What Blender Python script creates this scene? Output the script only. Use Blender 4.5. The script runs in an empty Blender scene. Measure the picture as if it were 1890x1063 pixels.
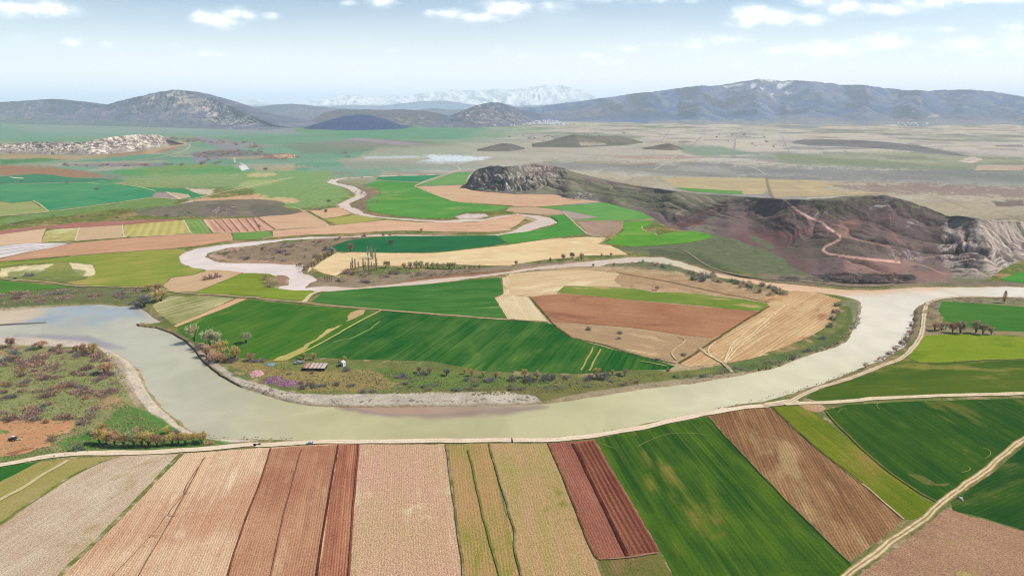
import bpy, math, random
import numpy as np
from mathutils import Vector, Matrix
from mathutils.geometry import delaunay_2d_cdt
R = math.radians
rnd = random.Random(7)
rs = np.random.RandomState(5)
S = bpy.context.scene
COLL = S.collection

# ------------------------------------------------------------------ camera, sky, sun, exposure
CAM_H, F, CX, CY, HORIZON = 200.0, 1260.0, 945.0, 531.5, 200.0
PITCH = math.atan((CY - HORIZON) / F)
cp, sp = math.cos(PITCH), math.sin(PITCH)
cam_d = bpy.data.cameras.new('camera'); cam = bpy.data.objects.new('camera', cam_d); COLL.objects.link(cam)
cam.location = (0, 0, CAM_H); cam.rotation_euler = (R(90) - PITCH, 0, 0)
cam_d.sensor_width = 36.0; cam_d.lens = 24.0; cam_d.clip_end = 200000; cam_d.clip_start = 1
S.camera = cam
SUN_EL, SUN_AZ = R(47), R(84)        # azimuth clockwise from +Y (the view direction)
sun_dir = Vector((math.sin(SUN_AZ) * math.cos(SUN_EL), math.cos(SUN_AZ) * math.cos(SUN_EL), math.sin(SUN_EL)))
sd_ = bpy.data.lights.new('sun', 'SUN'); sd_.energy = 4.2; sd_.angle = R(0.55); sd_.color = (1.0, 0.955, 0.89)
sun = bpy.data.objects.new('sun', sd_); COLL.objects.link(sun)
sun.rotation_euler = sun_dir.to_track_quat('Z', 'Y').to_euler()
S.view_settings.view_transform = 'Standard'; S.view_settings.look = 'None'
S.view_settings.exposure = 1.15; S.view_settings.gamma = 1.0
S.cycles.use_denoising = True; S.cycles.denoiser = "OPENIMAGEDENOISE"; S.cycles.denoising_prefilter = "NONE"; S.cycles.pixel_filter_type = 'BLACKMAN_HARRIS'; S.cycles.filter_width = 1.15
S.cycles.max_bounces = 5; S.cycles.diffuse_bounces = 2; S.cycles.glossy_bounces = 2
S.cycles.volume_bounces = 1; S.cycles.transparent_max_bounces = 8
K = 2.2            # displayed linear value of a flat sunlit surface over its albedo
HAZE_D = 3.7e-5
HAZE_C = (0.61, 0.72, 0.86)

def lin(c):
    c = np.asarray(c, float) / 255.0
    return np.where(c <= 0.04045, c / 12.92, ((c + 0.055) / 1.055) ** 2.4)
def alb(c, d=0.0):
    """surface albedo of a thing that shows as sRGB c at d metres through the haze"""
    T = np.exp(-HAZE_D * np.asarray(d, float))[..., None] if np.ndim(d) else math.exp(-HAZE_D * d)
    v = (lin(c) - (1 - T) * np.array(HAZE_C)) / T / K
    return np.clip(v, 0.004, 0.8)
def rgba(c, d=0.0):
    a = alb(c, d); return (float(a[0]), float(a[1]), float(a[2]), 1.0)

def ray(px, py):
    x = (np.asarray(px, float) - CX) / F; y = (CY - np.asarray(py, float)) / F
    return x, cp + y * sp, -sp + y * cp
def G(px, py, z=0.0):
    """pixel of the photograph -> point of the level ground"""
    dx, dy, dz = ray(px, py); t = (CAM_H - z) / -dz
    return t * dx, t * dy
def atY(px, py, Y):
    dx, dy, dz = ray(px, py); t = Y / dy
    return t * dx, CAM_H + t * dz
def proj(X, Y, Z):
    fx = Y * cp - (Z - CAM_H) * sp; up = Y * sp + (Z - CAM_H) * cp
    return CX + F * X / fx, CY - F * up / fx
TILE = {'A': (0, 240, 3.9375), 'B': (470, 240, 3.9375), 'C': (940, 240, 3.9375), 'D': (1410, 290, 3.9375),
        'E': (0, 490, 3.9375), 'F': (470, 490, 3.9375), 'G': (940, 490, 3.9375), 'H': (1410, 490, 3.9375),
        'I': (0, 740, 3.2917), 'J': (470, 740, 3.2917), 'K': (940, 740, 3.2917), 'L': (1410, 740, 3.2917),
        'P': (0, 0, 1.0), 'U': (0, 0, 2.953), 'V': (620, 0, 2.953), 'W': (1250, 0, 2.953)}
def pts(s):
    out = []; t = TILE['P']
    for w in s.split():
        if w in TILE: t = TILE[w]; continue
        v = [float(q) for q in w.split(',')]
        out.append((t[0] + v[0] / t[2], t[1] + v[1] / t[2]) + tuple(v[2:]))
    return out

# ------------------------------------------------------------------ noise
def _hash(ix, iy, seed):
    n = (ix.astype(np.int64) * 374761393 + iy.astype(np.int64) * 668265263 + seed * 1442695041) & 0xffffffff
    n = ((n ^ (n >> 13)) * 1274126177) & 0xffffffff
    return ((n ^ (n >> 16)) & 0xffffff) / float(0xffffff)
def pnoise(x, y, seed=0):
    x = np.asarray(x, float); y = np.asarray(y, float)
    ix = np.floor(x); iy = np.floor(y); fx = x - ix; fy = y - iy
    u = fx * fx * fx * (fx * (fx * 6 - 15) + 10); v = fy * fy * fy * (fy * (fy * 6 - 15) + 10)
    def g(dx, dy):
        a = _hash(ix + dx, iy + dy, seed) * 6.2831853
        return np.cos(a) * (fx - dx) + np.sin(a) * (fy - dy)
    return ((g(0, 0) * (1 - u) + g(1, 0) * u) * (1 - v) + (g(0, 1) * (1 - u) + g(1, 1) * u) * v) * 1.5
def fbm(x, y, o=4, seed=0, rough=0.5):
    s = 0; a = 1; t = 0
    for i in range(o):
        s = s + a * pnoise(x * 2 ** i, y * 2 ** i, seed + i * 17); t += a; a *= rough
    return s / t * 1.4
def ridged(x, y, o=4, seed=0, rough=0.5):
    s = 0; a = 1; t = 0
    for i in range(o):
        s = s + a * (1 - np.abs(pnoise(x * 2 ** i, y * 2 ** i, seed + i * 17)) * 2); t += a; a *= rough
    return s / t
def sstep(a, b, x):
    t = np.clip((x - a) / (b - a), 0, 1); return t * t * (3 - 2 * t)
def sdist(PX, PY, poly):
    """signed distance, positive inside"""
    p = np.array([q[:2] for q in poly], float); n = len(p)
    d2 = np.full(PX.shape, 1e18); ins = np.zeros(PX.shape, bool)
    for i in range(n):
        a = p[i]; b = p[(i + 1) % n]; e = b - a; L = e @ e
        if L < 1e-9: continue
        wx = PX - a[0]; wy = PY - a[1]
        t = np.clip((wx * e[0] + wy * e[1]) / L, 0, 1)
        d2 = np.minimum(d2, (wx - t * e[0]) ** 2 + (wy - t * e[1]) ** 2)
        c = ((a[1] > PY) != (b[1] > PY))
        if a[1] != b[1]: ins ^= c & (PX < (b[0] - a[0]) * (PY - a[1]) / (b[1] - a[1]) + a[0])
    d = np.sqrt(d2); return np.where(ins, d, -d)
def ldist(PX, PY, line):
    p = np.array([q[:2] for q in line], float); d2 = np.full(PX.shape, 1e18)
    for i in range(len(p) - 1):
        a = p[i]; e = p[i + 1] - a; L = e @ e + 1e-9
        wx = PX - a[0]; wy = PY - a[1]; t = np.clip((wx * e[0] + wy * e[1]) / L, 0, 1)
        d2 = np.minimum(d2, (wx - t * e[0]) ** 2 + (wy - t * e[1]) ** 2)
    return np.sqrt(d2)

# ------------------------------------------------------------------ object helpers
def setp(o, label=None, cat=None, group=None, kind=None):
    if label: o['label'] = label
    if cat: o['category'] = cat
    if group: o['group'] = group
    if kind: o['kind'] = kind
    return o
def link(name, me, mats=(), parent=None):
    o = bpy.data.objects.new(name, me); COLL.objects.link(o)
    for m in mats: me.materials.append(m)
    if parent is not None: o.parent = parent
    return o
def mesh_np(name, co, faces, smooth=True, col=None, mats=(), parent=None):
    me = bpy.data.meshes.new(name); co = np.asarray(co, np.float32); faces = np.asarray(faces, np.int32)
    k = faces.shape[1]
    me.vertices.add(len(co)); me.vertices.foreach_set('co', co.ravel())
    me.loops.add(faces.size); me.loops.foreach_set('vertex_index', faces.ravel())
    me.polygons.add(len(faces)); me.polygons.foreach_set('loop_start', np.arange(0, faces.size, k, dtype=np.int32))
    me.update(calc_edges=True)
    me.polygons.foreach_set('use_smooth', np.full(len(faces), smooth))
    if col is not None:
        a = me.color_attributes.new('Col', 'FLOAT_COLOR', 'POINT')
        c4 = np.ones((len(co), 4), np.float32); c4[:, :3] = col; a.data.foreach_set('color', c4.ravel())
    me.validate()
    return link(name, me, mats, parent)
def empty(name, loc, rz=0.0):
    o = bpy.data.objects.new(name, None); COLL.objects.link(o); o.empty_display_size = 0.5
    o.location = loc; o.rotation_euler = (0, 0, rz); return o
def grid_faces(nr, nc):
    i = np.arange(nr * nc).reshape(nr, nc)
    return np.stack([i[:-1, :-1], i[:-1, 1:], i[1:, 1:], i[1:, :-1]], -1).reshape(-1, 4)

# ------------------------------------------------------------------ material helpers
class NT:
    def __init__(s, name):
        s.m = bpy.data.materials.new(name); s.m.use_nodes = True; s.t = s.m.node_tree; s.t.nodes.clear()
        s.out = s.t.nodes.new('ShaderNodeOutputMaterial')
    def n(s, k, **kw):
        nd = s.t.nodes.new('ShaderNode' + k)
        for a, v in kw.items(): setattr(nd, a, v)
        return nd
    def l(s, a, b): s.t.links.new(a, b)
    def v(s, sock, val):
        if isinstance(val, bpy.types.NodeSocket): s.l(val, sock)
        else: sock.default_value = val
    def math(s, op, a, b=0.0, c=0.0, clamp=False):
        nd = s.n('Math', operation=op, use_clamp=clamp)
        s.v(nd.inputs[0], a); s.v(nd.inputs[1], b); s.v(nd.inputs[2], c); return nd.outputs[0]
    def noise(s, vec, scale, detail=4, rough=0.55, dist=0.0):
        nd = s.n('TexNoise'); s.l(vec, nd.inputs['Vector']); nd.inputs['Scale'].default_value = scale
        nd.inputs['Detail'].default_value = detail; nd.inputs['Roughness'].default_value = rough
        nd.inputs['Distortion'].default_value = dist; return nd.outputs[0]
    def mix(s, f, a, b, mode='MIX'):
        nd = s.n('Mix', data_type='RGBA', blend_type=mode)
        s.v(nd.inputs[0], f); s.v(nd.inputs[6], a); s.v(nd.inputs[7], b); return nd.outputs[2]
    def rng(s, x, a, b, c=0.0, d=1.0):
        nd = s.n('MapRange', interpolation_type='SMOOTHSTEP'); s.v(nd.inputs[0], x)
        for i, q in enumerate((a, b, c, d)): s.v(nd.inputs[i + 1], q)
        return nd.outputs[0]
    def scalev(s, vec, xyz):
        nd = s.n('VectorMath', operation='MULTIPLY'); s.l(vec, nd.inputs[0]); nd.inputs[1].default_value = xyz; return nd.outputs[0]
    def bump(s, h, strength, dist):
        b = s.n('Bump'); b.inputs['Strength'].default_value = strength; b.inputs['Distance'].default_value = dist
        s.l(h, b.inputs['Height']); return b.outputs[0]
    def bsdf(s, col, rough=0.95, spec=0.1, normal=None, metal=0.0):
        b = s.n('BsdfPrincipled'); s.v(b.inputs['Base Color'], col); s.v(b.inputs['Roughness'], rough)
        b.inputs['Specular IOR Level'].default_value = spec; b.inputs['Metallic'].default_value = metal
        if normal is not None: s.l(normal, b.inputs['Normal'])
        s.l(b.outputs[0], s.out.inputs[0]); return b

def plain_mat(name, c, rough=0.8, spec=0.3, var=0.12, scale=3.0):
    t = NT(name); pos = t.n('NewGeometry').outputs['Position']
    n = t.noise(pos, scale, 4)
    c = rgba(c) if max(c) > 1 else tuple(c) + (1,)
    t.bsdf(t.mix(t.rng(n, 0.3, 0.7), tuple(q * (1 - var) for q in c[:3]) + (1,), tuple(q * (1 + var) for q in c[:3]) + (1,)), rough, spec)
    return t.m

def field_mat(name, cA, cB, cC=None, ang=0.0, row=2.0, rowamt=0.15, patch=0.012, pamt=0.8, streak=0.6, speck=0.25, dist=0.0,
              bump=0.25, wander=1.0, spk=None, second=None):
    """a farmed surface: blotches, streaks along the rows, drill rows or furrows and clods"""
    t = NT(name); pos = t.n('NewGeometry').outputs['Position']
    rot = t.n('VectorRotate', rotation_type='Z_AXIS'); t.l(pos, rot.inputs['Vector']); rot.inputs['Angle'].default_value = -ang
    p = rot.outputs[0]                                     # x runs along the rows
    off = rnd.uniform(-500, 500)
    mv = t.n('VectorMath', operation='ADD'); t.l(p, mv.inputs[0]); mv.inputs[1].default_value = (off, off * .7, 0); p = mv.outputs[0]
    patchn = t.noise(p, patch, 5, 0.6, 0.6)
    st1 = t.noise(t.scalev(p, (0.006, 0.9 / row, 1)), 1.0, 3, 0.6)
    st2 = t.noise(t.scalev(p, (0.02, 0.18 / row, 1)), 1.0, 3, 0.6)
    fine = t.noise(p, 1.7, 4, 0.75)
    fine2 = t.noise(t.scalev(p, (0.5, 2.0, 1)), 1.0, 3, 0.7)
    f = t.math('ADD', t.math('MULTIPLY', t.math('SUBTRACT', st1, 0.5), streak * 2.2), t.math('MULTIPLY', t.math('SUBTRACT', st2, 0.5), streak * 2.6))
    f = t.math('ADD', f, t.math('MULTIPLY', t.math('SUBTRACT', patchn, 0.5), 2.6 * pamt))
    f = t.math('ADD', f, 0.5, clamp=True)
    col = t.mix(f, rgba(cA, dist), rgba(cB, dist))
    if cC is not None:
        big = t.noise(t.scalev(p, (0.5, 1, 1)), patch * 1.7, 6, 0.62, 0.8)
        col = t.mix(t.rng(t.math('ADD', big, t.math('MULTIPLY', t.math('SUBTRACT', st2, 0.5), 0.5)), 0.56, 0.72), col, rgba(cC, dist))
    sep = t.n('SeparateXYZ'); t.l(p, sep.inputs[0])
    wob = t.math('MULTIPLY', t.math('SUBTRACT', t.noise(t.scalev(p, (0.01, 0.02, 1)), 1.0, 2), 0.5), wander * 3)
    yy = t.math('ADD', sep.outputs[1], wob)
    w = t.math('SINE', t.math('MULTIPLY', yy, 6.28318 / row))
    w2 = t.math('SINE', t.math('MULTIPLY', yy, 6.28318 / (row * 5.37)))
    amp = t.rng(t.noise(t.scalev(p, (0.3, 1.6, 1)), 0.05, 4, .65), 0.35, 0.65, 0.1, 1.15)
    k = t.math('MULTIPLY', t.math('MULTIPLY', w, amp), rowamt)
    lane = t.noise(t.scalev(p, (0.004, 0.11, 1)), 1.0, 2, .8)
    k = t.math('ADD', k, t.math('MULTIPLY', w2, rowamt * 0.15)); k = t.math('ADD', k, t.math('MULTIPLY', t.math('SUBTRACT', lane, 0.5), rowamt * 1.2))
    k = t.math('ADD', k, t.math('MULTIPLY', t.math('SUBTRACT', fine, 0.5), speck * 9.5))
    k = t.math('ADD', k, t.math('MULTIPLY', t.math('SUBTRACT', fine2, 0.5), speck * 3.2))
    k = t.math('ADD', k, 1.0)
    cb = t.n('CombineXYZ')
    for i in range(3): t.l(k, cb.inputs[i])
    col = t.mix(1.0, col, cb.outputs[0], 'MULTIPLY')
    if spk is not None:
        sn = t.noise(p, 0.9, 3, 0.8)
        col = t.mix(t.rng(sn, 0.60, 0.70, 0, 0.75), col, rgba(spk, dist))
    h = t.math('ADD', t.math('MULTIPLY', w, 0.6 * row * 0.12), t.math('MULTIPLY', fine, 0.5))
    t.bsdf(col, 1.0, 0.0, t.bump(h, bump, 1.0))
    return t.m

def vcol_mat(name, a1=0.35, a2=0.3, s1=0.05, s2=0.6, bump=0.5, bd=1.0, rough=1.0, spec=0.0):
    t = NT(name); pos = t.n('NewGeometry').outputs['Position']
    at = t.n('Attribute', attribute_name='Col')
    n1 = t.noise(pos, s1, 6, 0.65, 0.4); n2 = t.noise(pos, s2, 5, 0.75)
    k = t.math('ADD', t.math('MULTIPLY', t.math('SUBTRACT', n1, 0.5), a1 * 3), t.math('MULTIPLY', t.math('SUBTRACT', n2, 0.5), a2 * 3))
    k = t.math('MAXIMUM', t.math('ADD', k, 1.0), 0.25)
    cb = t.n('CombineXYZ')
    for i in range(3): t.l(k, cb.inputs[i])
    h = t.math('ADD', t.math('MULTIPLY', n1, 0.6 / s1 * 0.05), t.math('MULTIPLY', n2, 0.3 / s2 * 0.3))
    t.bsdf(t.mix(1.0, at.outputs['Color'], cb.outputs[0], 'MULTIPLY'), rough, spec, t.bump(h, bump, bd))
    return t.m

# ------------------------------------------------------------------ world: sky and clouds
W = bpy.data.worlds.new('World'); S.world = W; W.use_nodes = True
wt = W.node_tree; wt.nodes.clear()
class WN(NT):
    def __init__(s): s.t = wt; s.out = None
w = WN()
sky = w.n('TexSky', sky_type='NISHITA'); sky.sun_disc = False; sky.sun_elevation = SUN_EL; sky.sun_rotation = SUN_AZ
sky.altitude = 1200; sky.air_density = 1.0; sky.dust_density = 1.2; sky.ozone_density = 2.0
dirv = w.n('TexCoord').outputs['Generated']
sx = w.n('SeparateXYZ'); w.l(dirv, sx.inputs[0])
yc = w.math('MAXIMUM', sx.outputs[1], 0.05)
U_ = w.math('DIVIDE', sx.outputs[0], yc); V_ = w.math('DIVIDE', sx.outputs[2], yc)
cv = w.n('CombineXYZ'); w.l(U_, cv.inputs[0]); w.l(V_, cv.inputs[1]); cvo = cv.outputs[0]
CLOUDS = pts('P 20,14,75,15,1 70,17,62,13,1 110,22,40,10,.9 375,32,26,13,.95 405,38,45,14,1.05 430,27,32,12,.95 455,30,30,9,.8 490,30,22,6,.6 '
             '133,78,28,10,.7 205,82,28,8,.6 40,70,30,6,.45 345,98,18,7,.5 395,100,34,9,.75 328,85,20,8,.55 '
             '705,4,28,10,.9 646,6,18,6,.6 830,26,38,9,.8 880,32,52,10,.85 935,16,44,14,1 965,14,24,9,.8 1020,12,36,10,.75 '
             '725,94,18,7,.55 800,122,18,10,.45 922,95,18,8,.55 962,105,16,6,.6 995,106,12,5,.5 '
             '1090,102,30,7,.6 1125,115,50,10,.55 1150,90,46,8,.6 1190,82,30,7,.5 '
             '1385,30,40,17,1.05 1440,33,52,16,1 1490,36,45,12,.85 1350,44,20,8,.6 1500,4,34,12,.9 1560,14,60,16,.95 1640,18,70,13,.85 1700,6,70,10,.8 1830,0,80,7,.8 '
             '1325,76,60,13,.8 1275,84,40,8,.6 1440,96,70,14,.7 1530,94,80,16,.85 1640,78,58,15,.85 1600,92,50,10,.6 1680,56,30,6,.55 1740,56,34,6,.55 '
             '1790,84,70,15,.85 1870,78,50,22,.9 1880,50,40,11,.7 1850,98,90,12,.7 1700,105,80,12,.5 1260,110,70,14,.45 1370,120,90,10,.4 1100,0,110,7,.5 1200,3,90,6,.5 '
             '2000,60,90,20,.9 2100,110,120,16,.8 -120,40,90,16,.8 -260,80,120,14,.7')
acc = None
nl = w.noise(w.scalev(cvo, (1, 2.0, 1)), 14.0, 6, 0.62, 0.3)
nb = w.noise(w.scalev(cvo, (1, 1.8, 1)), 45.0, 5, 0.6)
for q in CLOUDS:
    dx, dy, dz = ray(q[0], q[1]); u0 = dx / dy; v0 = dz / dy
    a = w.n('VectorMath', operation='SUBTRACT'); w.l(cvo, a.inputs[0]); a.inputs[1].default_value = (u0, v0, 0)
    b = w.n('VectorMath', operation='MULTIPLY'); w.l(a.outputs[0], b.inputs[0]); b.inputs[1].default_value = (F / q[2] / 1.18, F / q[3] / 1.25, 0)
    c = w.n('VectorMath', operation='LENGTH'); w.l(b.outputs[0], c.inputs[0])
    d = w.math('MULTIPLY', w.math('SUBTRACT', 1.25, c.outputs['Value'], clamp=True), q[4])
    acc = d if acc is None else w.math('MAXIMUM', acc, d)
m0 = w.math('ADD', acc, w.math('ADD', w.math('MULTIPLY', w.math('SUBTRACT', nl, 0.5), 1.5), w.math('MULTIPLY', w.math('SUBTRACT', nb, 0.5), 0.9)))
cm = w.math('MULTIPLY', w.rng(m0, 0.0, 1.25), w.rng(acc, 0.0, 0.3))
thin = w.math('MULTIPLY', w.rng(w.noise(w.scalev(cvo, (1, 4, 1)), 3.0, 5, 0.6), 0.4, 0.8), 0.18)
skyc = w.mix(thin, sky.outputs[0], (10.0, 10.2, 10.4, 1))
cloudc = w.mix(w.rng(w.math('ADD', m0, w.math('SUBTRACT', nb, 0.5)), 0.3, 1.1), (8.8, 9.2, 10.0, 1), (14.0, 13.8, 13.6, 1))
veil = w.math('MULTIPLY', w.rng(V_, 0.17, -0.01), 0.8)
skyc = w.mix(veil, skyc, (14.0, 12.6, 11.6, 1))
fin = w.mix(w.math('MULTIPLY', cm, 0.95), skyc, cloudc)
fin = w.mix(1.0, fin, (0.92, 0.96, 0.94, 1), 'MULTIPLY')
bg = w.n('Background'); w.l(fin, bg.inputs[0]); bg.inputs[1].default_value = 0.055
wo = w.n('OutputWorld'); w.l(bg.outputs[0], wo.inputs[0])

# ------------------------------------------------------------------ river outlines (pixels of the level water)
RIVER = pts('P -160,630 0,624 51,621 102,625 157,630 190,640 221,650 241,665 256,683 269,708 287,734 300,752 322,768 349,790 380,801 425,807 480,808 515,808 620,810 728,810 865,808 950,808 '
            '1030,805 1090,798 1168,783 1244,768 1305,757 1365,744 1410,738 1456,725 1511,707 1550,692 1588,677 1628,662 1664,639 1679,617 1687,592 1691,568 1703,558 1727,551 1783,545 1890,549 2080,552 '
            '2080,527 1890,528 1790,528 1689,528 1626,533 1562,533 1486,526 1410,518 1372,510 1321,502 1295,494 1257,481 1224,473 1168,473 1130,476 1067,482.5 1003,490 940,499.5 876,507 787,515 698,526 660,529.5 622,527.5 600,526 573,528 '
            '565,530 570,521 586,515.5 582,512 570,505 559,502.5 556,496 561,489 556,485 540,487 510,486 480,484.5 444,484 406,482.5 389,479 378,472.5 386,466 419,456.5 480,450 480,443 419,449 361,458 340,465.5 329,474 333,484 350,491.5 381,497 432,502 480,504 '
            '498,506 509,510 512,506.5 525,507 533,513 531,524 517,527 512,531 520,535 546,536 577,536 650,534.5 698,532 760,526 850,515.5 940,503 990,496 1055,491 1103,490 1120,486 1194,481.5 1240,488 1252,491 1283,500 1316,508 1346,514 1384,520 1420,526 '
            '1461,536 1509,538 1562,546 1588,553 1590,564 1585,584 1575,604 1562,627 1537,640 1486,655 1420,679 1359,691 1270,706 1194,713.5 1118,726 1029,740 940,746 850,746 775,747 648,749 572,746 521,736 470,718.6 444,711 '
            '406,691 376,668 356,642 340,627 317,614 290,604 255,600 251,597 262,595 279,596 296,593 277,579 264,569 249,562 223,564 178,560 127,562 76,566 0,571 -160,575')
def ribbon_poly(line, wm):
    P = np.array([G(q[0], q[1]) for q in line]); L = []; Rr = []
    for i in range(len(P)):
        d = P[min(i + 1, len(P) - 1)] - P[max(i - 1, 0)]; d = d / (np.hypot(*d) + 1e-9); n = np.array((-d[1], d[0]))
        ww = (line[i][2] if len(line[i]) > 2 else wm) / 2
        L.append(P[i] + n * ww); Rr.append(P[i] - n * ww)
    return [tuple(p) for p in L + Rr[::-1]]
CH1 = pts('P 478,446.5,22 521,441.5,16 572,438,16 648,436,14 699,433,14 750,433,16 800,434.5,16 876,435.5,16 914,434,18 945,429.5,20 962,425.5,26 985,416,38 1005,409,44 1010,404,34 985,398,28 955,395.5,22 938,398,26 905,405,30 860,406,34 820,408,24 780,406,18 730,402.5,14 690,399,14 662,393,18 652,386,22')
CH2 = pts('P 652,386,22 637,381,24 634,376,20 648,369,22 662,363,24 668,357,26 657,350,26 640,343,28 622,339,22 611,336,22 618,331,26 640,328,22 680,325.5,20 740,323.5,18 790,322,16 815,320.5,12')
CH3 = pts('P 470,316,10 540,316,10 640,316.5,12 700,316.5,14 760,318,12 800,320,10')
RPW = [tuple(float(v) for v in G(*q[:2])) for q in RIVER]
CHW = [ribbon_poly(c, 16) for c in (CH1, CH2)]
CUT = pts('P 251,597 279,601 317,613 340,626 356,641 376,667 406,690 430,705')

# ------------------------------------------------------------------ ground
cols = np.concatenate([np.linspace(-900, -30, 50)[:-1], np.arange(-30, 1921, 2.1), np.linspace(1925, 2900, 50)])
rows = np.concatenate([np.arange(203, 230, 0.6), np.arange(230, 300, 0.9), np.arange(300, 770, 1.35), np.arange(770, 1085, 2.2), np.linspace(1090, 2600, 45)])
PXg, PYg = np.meshgrid(cols, rows)
GX, GY = G(PXg, PYg); DIST = np.hypot(GX, GY)
sdr = np.full(GX.shape, -1e6)
near = (PYg > 430) & (PYg < 830)
sdr[near] = sdist(GX[near], GY[near], RPW)
for ch in CHW:
    m = (PYg > 312) & (PYg < 460) & (PXg > 440) & (PXg < 1060)
    sdr[m] = np.maximum(sdr[m], sdist(GX[m], GY[m], ch))
edge_n = fbm(GX / 14, GY / 14, 4, 3) * 1.6 + fbm(GX / 60, GY / 60, 3, 8) * 2.0
edge_n *= np.clip(DIST / 700, 0.7, 1.6)
sdn = sdr + edge_n
beach = np.clip(1.6 + DIST / 260.0, 1.8, 12)
GZ = -3.0 * sstep(-beach, beach * 1.2, sdn)
# sharp undercut bank by the tree clump
mcut = near & (PXg < 520) & (PXg > 230)
cutd = np.full(GX.shape, 1e6); cw = [G(q[0], q[1]) for q in CUT]
cutd[mcut] = ldist(GX[mcut], GY[mcut], cw)
hard = sstep(16, 8, cutd)
GZ = GZ * (1 - hard) + hard * (-3.2 * sstep(-0.6, 1.2, sdr + edge_n * 0.4))

NS = fbm(GX / 9, GY / 9, 4, 21); NM = fbm(GX / 45, GY / 45, 4, 33); NL = fbm(GX / 260, GY / 260, 4, 41); NX = fbm(GX / 900, GY / 1400, 4, 57)
def C3(c): return alb(c, DIST)
def mixc(A, c, m): return A * (1 - m[..., None]) + (C3(c) if not isinstance(c, np.ndarray) else c) * m[..., None]
COL = C3((112, 122, 74))
COL = mixc(COL, (150, 135, 92), sstep(-0.1, 0.5, NM))
COL = mixc(COL, (172, 152, 122), sstep(0.15, 0.6, NS + NM * .5))
def paint(poly, c, soft=5, amp=6, mix=1.0, nz=None, sc=1.0):
    global COL
    p = np.array([q[:2] for q in poly]); pad = soft + amp * 2 + 4
    m = (PXg > p[:, 0].min() - pad) & (PXg < p[:, 0].max() + pad) & (PYg > p[:, 1].min() - pad) & (PYg < p[:, 1].max() + pad)
    if not m.any(): return
    d = sdist(PXg[m], PYg[m], p) + amp * (NM[m] * 0.7 + NS[m] * 0.6)
    k = sstep(-soft / 2, soft / 2, d) * mix
    if nz is not None: k = k * sstep(nz[1], nz[2], nz[0][m])
    COL[m] = COL[m] * (1 - k[:, None]) + alb(c, DIST[m]) * k[:, None]
# far plain, left: greens; right: steppe with parcels
farm = sstep(360, 318, PYg + NM * 14)
leftw = sstep(1100, 700, PXg + NX * 260 + (PYg - 240) * 1.2)
ca, sa = math.cos(0.33), math.sin(0.33)
def parcels(ca, sa, du, dv, seed):
    u = GX * ca + GY * sa + NX * 40; v = -GX * sa + GY * ca + NX * 60
    iv = np.floor(v / dv); iu = np.floor(u / du + _hash(iv, iv * 0, seed + 3) * 3)
    return _hash(iu, iv, seed), _hash(iu, iv, seed + 9)
h1, h2 = parcels(math.cos(.2), math.sin(.2), 330, 210, 5)
g1, g2 = parcels(math.cos(-.35), math.sin(-.35), 190, 150, 11)
FL = C3((132, 165, 146)); 
FL = mixc(FL, (116, 156, 134), sstep(0.35, 0.75, h1) * 0.9)
FL = mixc(FL, (172, 168, 152), (h2 > 0.72) * 0.8)
FL = mixc(FL, (120, 150, 130), sstep(0.0, 0.7, NX) * 0.7)
FL = mixc(FL, (150, 140, 140), sstep(0.15, 0.55, NL) * 0.5)
FR = C3((196, 192, 184))
FR = mixc(FR, (184, 176, 172), (g1 > 0.5) * 0.6)
FR = mixc(FR, (160, 158, 158), (g2 > 0.82) * 0.9)
FR = mixc(FR, (200, 190, 170), (g2 < 0.2) * 0.7)
FR = mixc(FR, (136, 152, 138), sstep(0.05, 0.5, NX) * 0.75)
FR = mixc(FR, (146, 138, 140), sstep(0.12, 0.5, NL + NX * .4) * 0.6)
FR = mixc(FR, (205, 196, 182), sstep(0.3, 0.7, -NL) * 0.5)
FAR = FL * leftw[..., None] + FR * (1 - leftw[..., None])
k = farm * np.ones_like(PYg)
k = np.maximum(k, sstep(1000, 1080, PXg + NM * 30) * sstep(420, 380, PYg))
COL = COL * (1 - k[..., None]) + FAR * k[..., None]
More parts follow.
